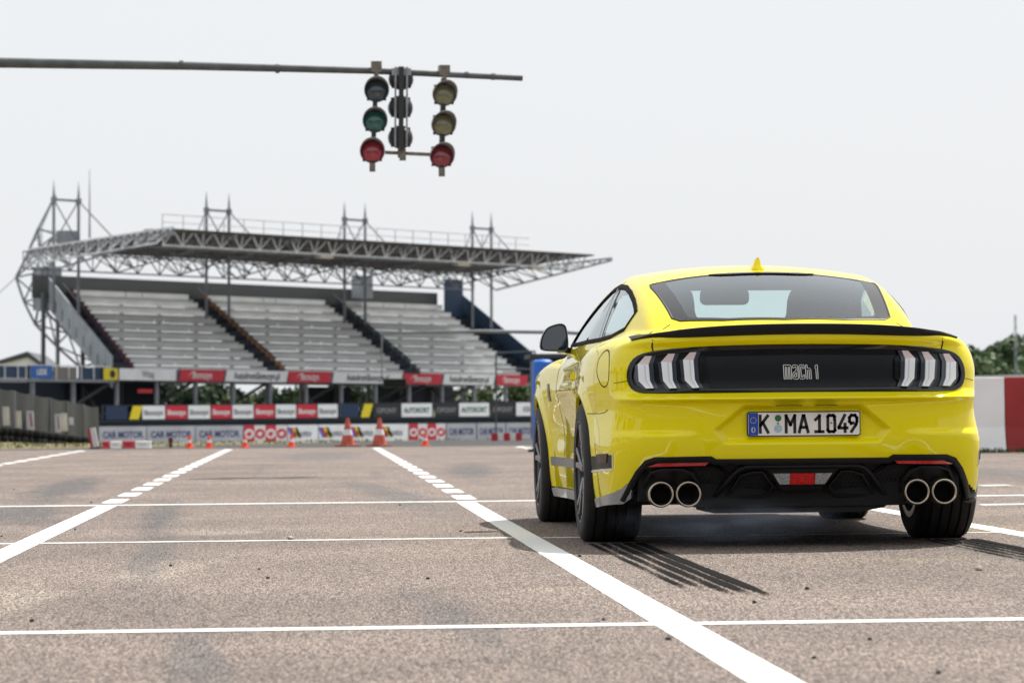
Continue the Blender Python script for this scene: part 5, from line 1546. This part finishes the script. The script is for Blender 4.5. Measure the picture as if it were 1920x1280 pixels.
# ---- spoiler
def spoiler():
    N = 60
    vs = []
    for i in range(N + 1):
        x = -.778 + 1.556 * i / N
        u = abs(x) / .778
        ye = .040 + .075 * u**2 + .125 * u**5
        zb = 1.004 - .028 * u**2 + .002 * u**6
        h = .036 * (1 - u**4.5) + .005
        yq = np.array([ye + .012, ye + .05, ye + .09, ye + .15])
        z1, z2, z3, t = [float(v) for v in project('top', np.full(4, x), yq)[:, 2]]
        zb = max(zb, z1 - .004) if u > .35 else zb
        zt = max(zb + h, z1 + .006)
        sec = [(ye + .03, zb - .012), (ye + .006, zb), (ye, zb + h * .5), (ye + .004, zt - .002), (ye + .012, zt), (ye + .05, max(zt - .003, z2 + .004)), (ye + .09, max(zt - .018, z3 + .003)), (ye + .15, t + .001), (ye + .15, t - .02)]
        vs += [(x, a, b) for a, b in sec]
    k = 9
    fs = [(i * k + j, (i + 1) * k + j, (i + 1) * k + j + 1, i * k + j + 1) for i in range(N) for j in range(k - 1)]
    fs += [tuple(range(k)), tuple(N * k + j for j in range(k))]
    return MB().add(vs, fs).build('spoiler', mat('satin_black_spoiler', (.010, .010, .011), rough=.5, spec=.2), car, smooth=True, auto=True)
spoiler()

# ---- glass
rear_window = patch('rear_window', inset(BACKLIGHT, .004), 'top', .001, .003, M_GLASS, car, .04, sheet=True)
inn = [(a * (.865 if b > .62 else .9), .02 + b if b < .62 else (b - .012 if b > 1.22 else b)) for a, b in dens(BACKLIGHT, .02)]
ring('glass_border', BACKLIGHT, .05, 'top', .002, .001, M_FRIT, rear_window, .02, inner=inn)
ring('window_seal', inset(BACKLIGHT, -.004), .010, 'top', .003, .006, M_BLACK, rear_window, .02)
_hb = [(-.27, 1.296), (.27, 1.296), (.22, 1.268), (.17, 1.258), (-.17, 1.258), (-.22, 1.268)]
hb = patch('high_brake_light', _hb, 'top', .007, .009, M_BLACK, rear_window, .02)
patch('brake_light_lens', [(-.17, 1.274), (.17, 1.274), (.165, 1.262), (-.165, 1.262)], 'top', .0085, .004, mat('smoked_red_lens', (.10, .07, .07), rough=.2, coat=1), hb, .02)
windscreen = patch('windscreen', WSCREEN, 'top', -.001, .003, M_GLASS, car, .05, sheet=True)
ring('screen_border', WSCREEN, .035, 'top', .002, .003, M_FRIT, windscreen, .03)
for side in ('left', 'right'):
    w = patch('side_window', SIDEWIN, side, -.003, .003, glass_mat('side_glass_' + side, (.72, .80, .80)), car, .03, sheet=True)
    ring('window_trim', inset(SIDEWIN, -.006), .022, side, .004, .012, M_TRIM, w, .03)
    ribbon('pillar_strip', [(1.50, 1.005), (1.66, 1.13), (1.78, 1.21), (1.92, 1.30)] if side == 'left' else [(1.50, 1.005), (1.92, 1.30)], side, .022, .004, M_GLOSSBLACK, w)

# ---- shut lines, filler flap
ribbon('boot_lid_gap', [(-.552, .60), (-.60, .55), (-.66, .42), (-.69, .3)], 'top', .006, .0012, M_SEAM, body)
ribbon('boot_lid_gap', [(.552, .60), (.60, .55), (.66, .42), (.69, .3)], 'top', .006, .0012, M_SEAM, body)
for sg in (-1, 1):
    ribbon('boot_lid_gap', [(sg * .688, .975), (sg * .690, .945), (sg * .684, .922)], 'rear', .007, .0012, M_SEAM, body)
    ribbon('bumper_gap', [(sg * .86, .775), (sg * .80, .785)], 'rear', .003, .001, M_SEAM, body)
for side in ('left', 'right'):
    ribbon('bumper_gap', [(.72, .632), (.50, .632), (.42, .638), (.375, .65)], side, .0035, .0012, M_SEAM, body)
    ribbon('door_gap', [(1.42, .985), (1.36, .93), (1.40, .80), (1.50, .62), (1.52, .36), (1.62, .30)], side, .008, .0012, M_SEAM, body)
    ribbon('door_gap', [(2.95, .985), (2.98, .8), (2.92, .5), (2.9, .30)], side, .008, .0012, M_SEAM, body)
    patch('side_vent', [(3.20, .70), (3.26, .70), (3.30, .80), (3.24, .80)], side, .004, .006, M_GLOSSBLACK, body, .03)
    patch('door_handle', [(1.66, .805), (1.90, .80), (1.90, .835), (1.66, .84)], side, .03, .026, M_PAINT, body, .02)
    patch('stripe', [(.66, .425), (.25, .438), (.27, .375), (.66, .36)], side, .0015, .002, mat('dark_stripe', (.03, .027, .02), rough=.45, spec=.2), body, .02)
    ribbon('stripe_edge', [(.245, .443), (.262, .368), (.66, .352)], side, .009, .0024, mat('white_stripe_edge', (.7, .7, .68), rough=.3), body)
    patch('stripe', [(1.40, .385), (3.32, .385), (3.32, .335), (1.40, .335)], side, .0015, .002, mat('grey_stripe', (.20, .195, .19), rough=.4, spec=.3), body, .06)
    patch('side_marker', [(.50, .438), (.30, .443), (.325, .398), (.47, .394)], side, .006, .008, mat('brown_marker', (.05, .014, .008), rough=.3, spec=.15), body, .02)
th = np.linspace(0, 2 * math.pi, 41)[:-1]
flap = [(.435 + .095 * math.cos(t) + .03 * math.sin(t), .847 + .088 * math.sin(t)) for t in th]
ribbon('filler_flap_gap', flap, 'left', .006, .0012, M_SEAM, body, closed=True)

# ---- lower rear: diffuser in black plastic
def ysurf(x, z):
    return float(project('rear', np.array([float(x)]), np.array([float(z)]))[0][1])
LOWX = mirror([(0, .4165), (.405, .4165), (.428, .430), (.69, .4275), (.735, .412), (.775, .362), (.815, .285), (.83, .22), (.46, .20), (0, .17)])
diffuser = patch('diffuser', LOWX, 'rear', -.035, .02, M_BLACK, car, .03)
outl = [(a, b) for a, b in LOWH]
top_line = [(-a, b) for a, b in reversed(LOWH[1:])] + LOWH
def band(name, line, w, off, thick, m, parent, step=.015):
    l = np.array(dens(line, step, False))
    t = np.gradient(l, axis=0); t /= np.linalg.norm(t, axis=1, keepdims=True)
    nn = np.stack([t[:, 1], -t[:, 0]], -1)
    wv = np.interp(np.linspace(0, 1, len(l)), np.linspace(0, 1, len(w)), w) if isinstance(w, (list, tuple)) else np.full(len(l), w)
    l2 = l + nn * wv[:, None]
    mid = (l + l2) / 2
    rows = [on_surface('rear', l, off - thick), on_surface('rear', l, off), on_surface('rear', mid, off + .003), on_surface('rear', l2, off - .002), on_surface('rear', l2, off - thick)]
    n = len(l)
    vs = [tuple(q) for r in rows for q in r]
    fs = [(r * n + k, r * n + k + 1, (r + 1) * n + k + 1, (r + 1) * n + k) for r in range(4) for k in range(n - 1)]
    fs += [tuple(r * n for r in range(5)), tuple(r * n + n - 1 for r in range(5))]
    return MB().add(vs, fs).build(name, m, parent, smooth=True, auto=True)
lip_line = [(-a, b) for a, b in reversed(LOWH[1:7])] + LOWH[:7]
lip_line = [(-.835, .225)] + lip_line + [(.835, .225)]
band('diffuser_lip', lip_line, .028, .006, .05, M_BLACK, diffuser)
fr = [(-.435, .215), (-.33, .345), (-.30, .372), (-.262, .384), (.262, .384), (.30, .372), (.33, .345), (.435, .215)]
band('diffuser_frame', fr, .020, -.002, .05, M_BLACK, diffuser)
inn_fr = [(-.36, .225), (-.29, .335), (-.235, .352), (-.185, .352), (-.125, .275), (-.165, .225)]
for sg in (-1, 1):
    pts = [(sg * a, b) for a, b in inn_fr]
    ring('vent_frame', pts, .010, 'rear', -.010, .03, M_BLACK, diffuser, .015)
    # pipe surround
    arch = [(sg * a, b) for a, b in [(.462, .205), (.475, .30), (.51, .352), (.56, .372), (.66, .372), (.71, .358), (.74, .30), (.765, .21)]]
    ring('pipe_surround', arch, .013, 'rear', .0, .05, M_BLACK, diffuser, .015)
    ring('corner_vent_frame', [(sg * a, b) for a, b in [(.335, .335), (.40, .384), (.735, .384), (.70, .377), (.41, .375), (.35, .33)]], .003, 'rear', -.008, .03, M_BLACK, diffuser, .02)
    rf = patch('reflector', [(sg * a, b) for a, b in [(.436, .4015), (.672, .3995), (.726, .381), (.455, .3855)]], 'rear', -.001, .03, M_RED, diffuser, .02)
    # twin pipes
    for cx in (.538, .667):
        yy = .055
        MB().lathe([(.0545, .0), (.0590, .002), (.0612, .012), (.060, .10), (.057, .20), (.046, .20), (.0475, .02), (.0500, .004)], (sg * cx, yy, .254), 'Y', 40, closed=True).build('exhaust_tip', M_STEEL, car, True)
        MB().lathe([(.0, .13), (.0470, .13)], (sg * cx, yy, .254), 'Y', 24).build('pipe_bore', M_VOID, car)
    # grey splitter on the corner
    sp = [(.66, .180), (.64, .222), (.42, .242), (.34, .25), (.33, .215), (.42, .198)] if sg > 0 else [(.66, .180), (.64, .222), (.40, .244), (.30, .258), (.235, .28), (.20, .305), (.20, .275), (.225, .235), (.27, .208), (.40, .198)]
    patch('splitter', sp, 'left' if sg < 0 else 'right', .006, .03, M_SILVER, car, .02)
    patch('side_skirt', [(1.40, .21), (3.33, .21), (3.33, .165), (1.40, .165)], 'left' if sg < 0 else 'right', .02, .08, M_SILVER, car, .08)
# honeycomb filling behind the frames: thin ribs
hexm = MB()
hs = .0125
for row in range(-1, 16):
    for colm in range(-62, 63):
        cx, cz = (colm + (row % 2) * .5) * hs * 1.732, .20 + row * hs * 1.5
        a = abs(cx)
        if not in_poly(LOWX, np.array(cx), np.array(cz)) or (a < .19 and cz < .36) or a > .78:
            continue
        yb = .05 + .034 + .075 * (cx / .75)**2 + float(Cz(cz)) - .045
        P6 = [(cx + hs * .95 * math.sin(k * math.pi / 3), cz + hs * .95 * math.cos(k * math.pi / 3)) for k in range(6)]
        Q6 = [(cx + hs * .70 * math.sin(k * math.pi / 3), cz + hs * .70 * math.cos(k * math.pi / 3)) for k in range(6)]
        hexm.add([(p[0], yb, p[1]) for p in P6] + [(p[0], yb, p[1]) for p in Q6] + [(p[0], yb + .008, p[1]) for p in Q6],
                 [(k, (k + 1) % 6, 6 + (k + 1) % 6, 6 + k) for k in range(6)] + [(6 + k, 6 + (k + 1) % 6, 12 + (k + 1) % 6, 12 + k) for k in range(6)])
tag(hexm.build('honeycomb_mesh', M_BLACK, diffuser), kind='stuff')
# fog and reversing lamp
fog = patch('fog_lamp', mirror([(0, .366), (.165, .366), (.095, .268), (0, .268)]), 'rear', .0, .03, M_BLACK, diffuser, .03)
MBz = lambda pts, o, t, nme, m_: patch(nme, pts, 'rear', o, t, m_, fog, .015)
MBz([(-.058, .346), (.058, .346), (.058, .296), (-.058, .296)], .006, .01, 'fog_lens', mat('fog_red', (.62, .012, .012), rough=.15, coat=1, noise=(120, .5)))
for sg in (-1, 1):
    MBz([(sg * .060, .346), (sg * .138, .346), (sg * .106, .297), (sg * .060, .297)], .006, .01, 'reverse_lens', M_LAMPCLEAR)
under = MB()
under.prism([(-.465, .222), (-.445, .168), (-.40, .160), (.28, .160), (.40, .180), (.45, .222)], lambda a, b, d: (a, .14 + .05 * abs(a) + d, b), .35)
under.box((0, .9, .245), (1.0, 1.5, .11))
under.box((0, 2.5, .20), (1.50, 2.6, .06))
under.box((0, 4.3, .22), (1.3, .8, .08))
for sg in (-1, 1):
    under.box((sg * .61, .42, .30), (.30, .5, .16))
under.build('undertray', M_VOID, car)

# ---- wheels
def wheel(x, y, w, r, sg):
    W = MB()
    h = w / 2
    prof = [(r - .108, -h * .80), (r - .104, -h * .97), (r - .06, -h * 1.0), (r - .030, -h * .975), (r - .012, -h * .90)]
    gx = [-.60, -.24, .10, .42, .72]
    tr = [(-h * .90, r - .012), (-h * .80, r - .004)]
    for g in gx:
        c = g * h
        tr += [(c - .0055, r - .001), (c - .0045, r - .009), (c + .0045, r - .009), (c + .0055, r - .001)]
    tr += [(h * .80, r - .004)]
    prof = prof[:-1] + [(b, a) for a, b in tr] + [(r - .012, h * .90), (r - .030, h * .975), (r - .06, h * 1.0), (r - .104, h * .97), (r - .108, h * .80)]
    t = W.lathe(prof, (0, 0, 0), 'X', 96).build('tyre', M_RUBBER, car, True)
    t.data.polygons.foreach_set('use_smooth', [True] * len(t.data.polygons)); sharp(t.data, 50)
    t.location = (x, y, r - .004)
    R0 = r - .106
    rim = MB()
    o = sg * h * .975
    rim.lathe([(R0 + .006, o), (R0 + .006, o - sg * .01), (R0 - .012, o - sg * .02), (R0 - .03, -o), (R0, -o), (R0 + .002, o)], (0, 0, 0), 'X', 64, closed=True)
    rm = rim.build('rim', M_RIM, car, True, auto=True)
    rm.location = t.location
    sp = MB()
    for k in range(5):
        for da in (-.13, .13):
            a = k * 2 * math.pi / 5 + .3
            pts = [(.045, a + da * .4), (R0 * .55, a + da * .75), (R0 * .98, a + da * 1.35)]
            P = [Vector((o - sg * (.034 - .018 * i / 2), rr * math.cos(aa), rr * math.sin(aa))) for i, (rr, aa) in enumerate(pts)]
            for p, q, wd in ((P[0], P[1], .034), (P[1], P[2], .028)):
                sp.bar(p, q, .03, wd, up=(1, 0, 0))
    sp.lathe([(0, o - sg * .035), (.035, o - sg * .035), (.06, o - sg * .045), (.075, o - sg * .09)], (0, 0, 0), 'X', 32)
    s = sp.build('spokes', M_RIM, rm)
    bm_ = s.modifiers.new('bevel', 'BEVEL'); bm_.width = .005; bm_.segments = 2
    d = MB().lathe([(.06, 0), (.175, 0), (.175, .028), (.06, .028)], (o - sg * .13, 0, 0), 'X', 40, closed=True).build('brake_disc', mat('brake_disc', (.22, .21, .2), rough=.45, metal=.8), rm, False)
    MB().box((o - sg * .10, -.12, .06), (.05, .10, .17)).build('brake_caliper', M_BLACK, rm, bevel=.01)
for sg in (-1, 1):
    wheel(sg * .824, REAR_AXLE, .288, .349, sg)
    wheel(sg * .832, FRONT_AXLE, .275, .345, sg)
    for ya in (REAR_AXLE, FRONT_AXLE):
        zc = .217
        a0 = math.asin((zc - AXLE_Z) / ARCH_R)
        aa = np.linspace(a0, math.pi - a0, 90)
        yy, zz = ya + ARCH_R * np.cos(aa), AXLE_Z + ARCH_R * np.sin(aa)
        P = project('left' if sg < 0 else 'right', yy, zz)
        X = np.array([P + [-sg * 0.0, 0, 0], P + [-sg * .016, 0, 0]])
        n = len(aa)
        MB().add([tuple(q) for r in X for q in r], [(k, k + 1, n + k + 1, n + k) for k in range(n - 1)]).build('arch_lip', M_PAINT, body, True)
        Q1 = P.copy(); Q1[:, 0] -= sg * .016
        Q2 = P.copy(); Q2[:, 0] = sg * .50
        lin = MB().add([tuple(q) for r in (Q1, Q2) for q in r] + [(sg * .50, ya, AXLE_Z)], [(k, k + 1, n + k + 1, n + k) for k in range(n - 1)] + [(n + k, n + k + 1, 2 * n) for k in range(n - 1)])
        lin.build('wheel_well', M_VOID, car, True)

# ---- mirrors, aerial, cabin
def door_mirror(sg):
    out = [(-1.022, .995), (-1.020, 1.03), (-1.008, 1.068), (-.985, 1.105), (-.95, 1.122), (-.905, 1.132), (-.878, 1.122), (-.868, 1.09), (-.862, 1.03), (-.864, .985), (-.885, .972), (-.95, .974), (-1.008, .978)]
    out = smooth_poly([(-sg * a, b) for a, b in out], 1)
    cx, cz = np.mean([a for a, b in out]), np.mean([b for a, b in out])
    secs = [(2.752, 1.0), (2.745, .985), (2.742, .93), (2.752, .86)]
    mb = MB(); n = len(out); vs = []
    for y, k in [(2.93, .35), (2.90, .72), (2.85, .93), (2.79, 1.0), (2.752, 1.0), (2.742, .97), (2.745, .90), (2.760, .865)]:
        vs += [(cx + (a - cx) * k, y, cz + (b - cz) * k) for a, b in out]
    fs = [(i * n + k, i * n + (k + 1) % n, (i + 1) * n + (k + 1) % n, (i + 1) * n + k) for i in range(7) for k in range(n)] + [tuple(range(n))]
    hs_ = mb.add(vs, fs).build('door_mirror', M_GLOSSBLACK, car, True, auto=True)
    MB().add([(cx + (a - cx) * .86, 2.757, cz + (b - cz) * .86) for a, b in out], [tuple(range(n))]).build('mirror_glass', mat('mirror_glass', (.30, .34, .38), rough=.03, metal=1), hs_)
    MB().bar((sg * .90, 2.83, .985), (sg * .80, 2.88, .97), .09, .035).build('mirror_arm', M_GLOSSBLACK, hs_, bevel=.01)
for sg in (-1, 1):
    door_mirror(sg)
_zr = float(project('top', np.array([0.]), np.array([1.46]))[0][2])
fin = MB()
for (y, w, h0, h1) in [(1.40, .012, 0, .02), (1.41, .05, 0, .055)]:
    pass
secs = [(1.405, .034, .008, .004), (1.415, .042, .058, .0055), (1.44, .045, .052, .007), (1.52, .040, .024, .008), (1.60, .022, .002, .004)]
vs = []
for y, wb, h, wt in secs:
    z0 = float(project('top', np.array([0.]), np.array([y]))[0][2]) - .006
    vs += [(-wb, y, z0), (-wb * .55, y, z0 + .014 + h * .1), (-wt, y, z0 + .012 + h), (wt, y, z0 + .012 + h), (wb * .55, y, z0 + .014 + h * .1), (wb, y, z0)]
fs = [(i * 6 + k, (i + 1) * 6 + k, (i + 1) * 6 + k + 1, i * 6 + k + 1) for i in range(4) for k in range(5)] + [tuple(range(6)), tuple(24 + k for k in range(6))]
fin.add(vs, fs).build('roof_aerial', M_PAINT, car, smooth=True, auto=True)

MB().box((0, .98, .93), (1.25, .75, .04)).box((0, 1.35, .80), (1.2, .14, .42)).build('parcel_shelf', M_CABIN, car)
MB().box((0, 3.05, .90), (1.36, .50, .14)).box((0, 2.3, .35), (1.5, 2.4, .05)).build('dashboard', M_CABIN, car, bevel=.04)
for sg in (-1, 1):
    seat = MB()
    prof = [(.46, .23), (.80, .235), (.98, .23), (1.08, .20), (1.14, .17), (1.21, .165), (1.265, .15), (1.295, .11)]
    vs = []
    for z, hw in prof:
        yb = 1.78 + (z - .46) * -.10 + (.28 if sg < 0 else 0)
        hw = hw * (.72 if sg < 0 and z > 1.1 else 1)
        vs += [(sg * .37 - hw, yb, z), (sg * .37 + hw, yb, z), (sg * .37 + hw * .95, yb + .13, z), (sg * .37 - hw * .95, yb + .13, z)]
    fs = [(i * 4 + k, i * 4 + (k + 1) % 4, (i + 1) * 4 + (k + 1) % 4, (i + 1) * 4 + k) for i in range(len(prof) - 1) for k in range(4)] + [(0, 1, 2, 3), tuple(4 * (len(prof) - 1) + k for k in range(4))]
    seat.add(vs, fs)
    seat.box((sg * .37, 2.1 + (.28 if sg < 0 else 0), .47), (.5, .55, .16))
    seat.build('seat', M_SEAT, car, smooth=True, bevel=.03, auto=True)
mb = MB(); mb.prism(rrect(.27, .088, .03, -.02, 1.262), lambda a, b, d: (a, 2.52 + d, b), .03); mb.bar((0, 2.53, 1.27), (0, 2.58, 1.33), .02)
mb.build('interior_mirror', M_CABIN, car, bevel=.006)
for sg in (-1, 1):
    MB().box((sg * .27, 2.47, 1.325), (.50, .08, .06)).build('sun_visor', M_CABIN, car, bevel=.012)
MB().box((0, 2.49, 1.335), (.80, .06, .075)).build('screen_header', M_CABIN, car)
MB().tube([(-.37 + .18 * math.cos(t), 2.62 + .05 * math.sin(t), .93 + .17 * math.sin(t)) for t in np.linspace(0, 2 * math.pi, 28)], .016, 8).build('steering_wheel', M_CABIN, car, True)
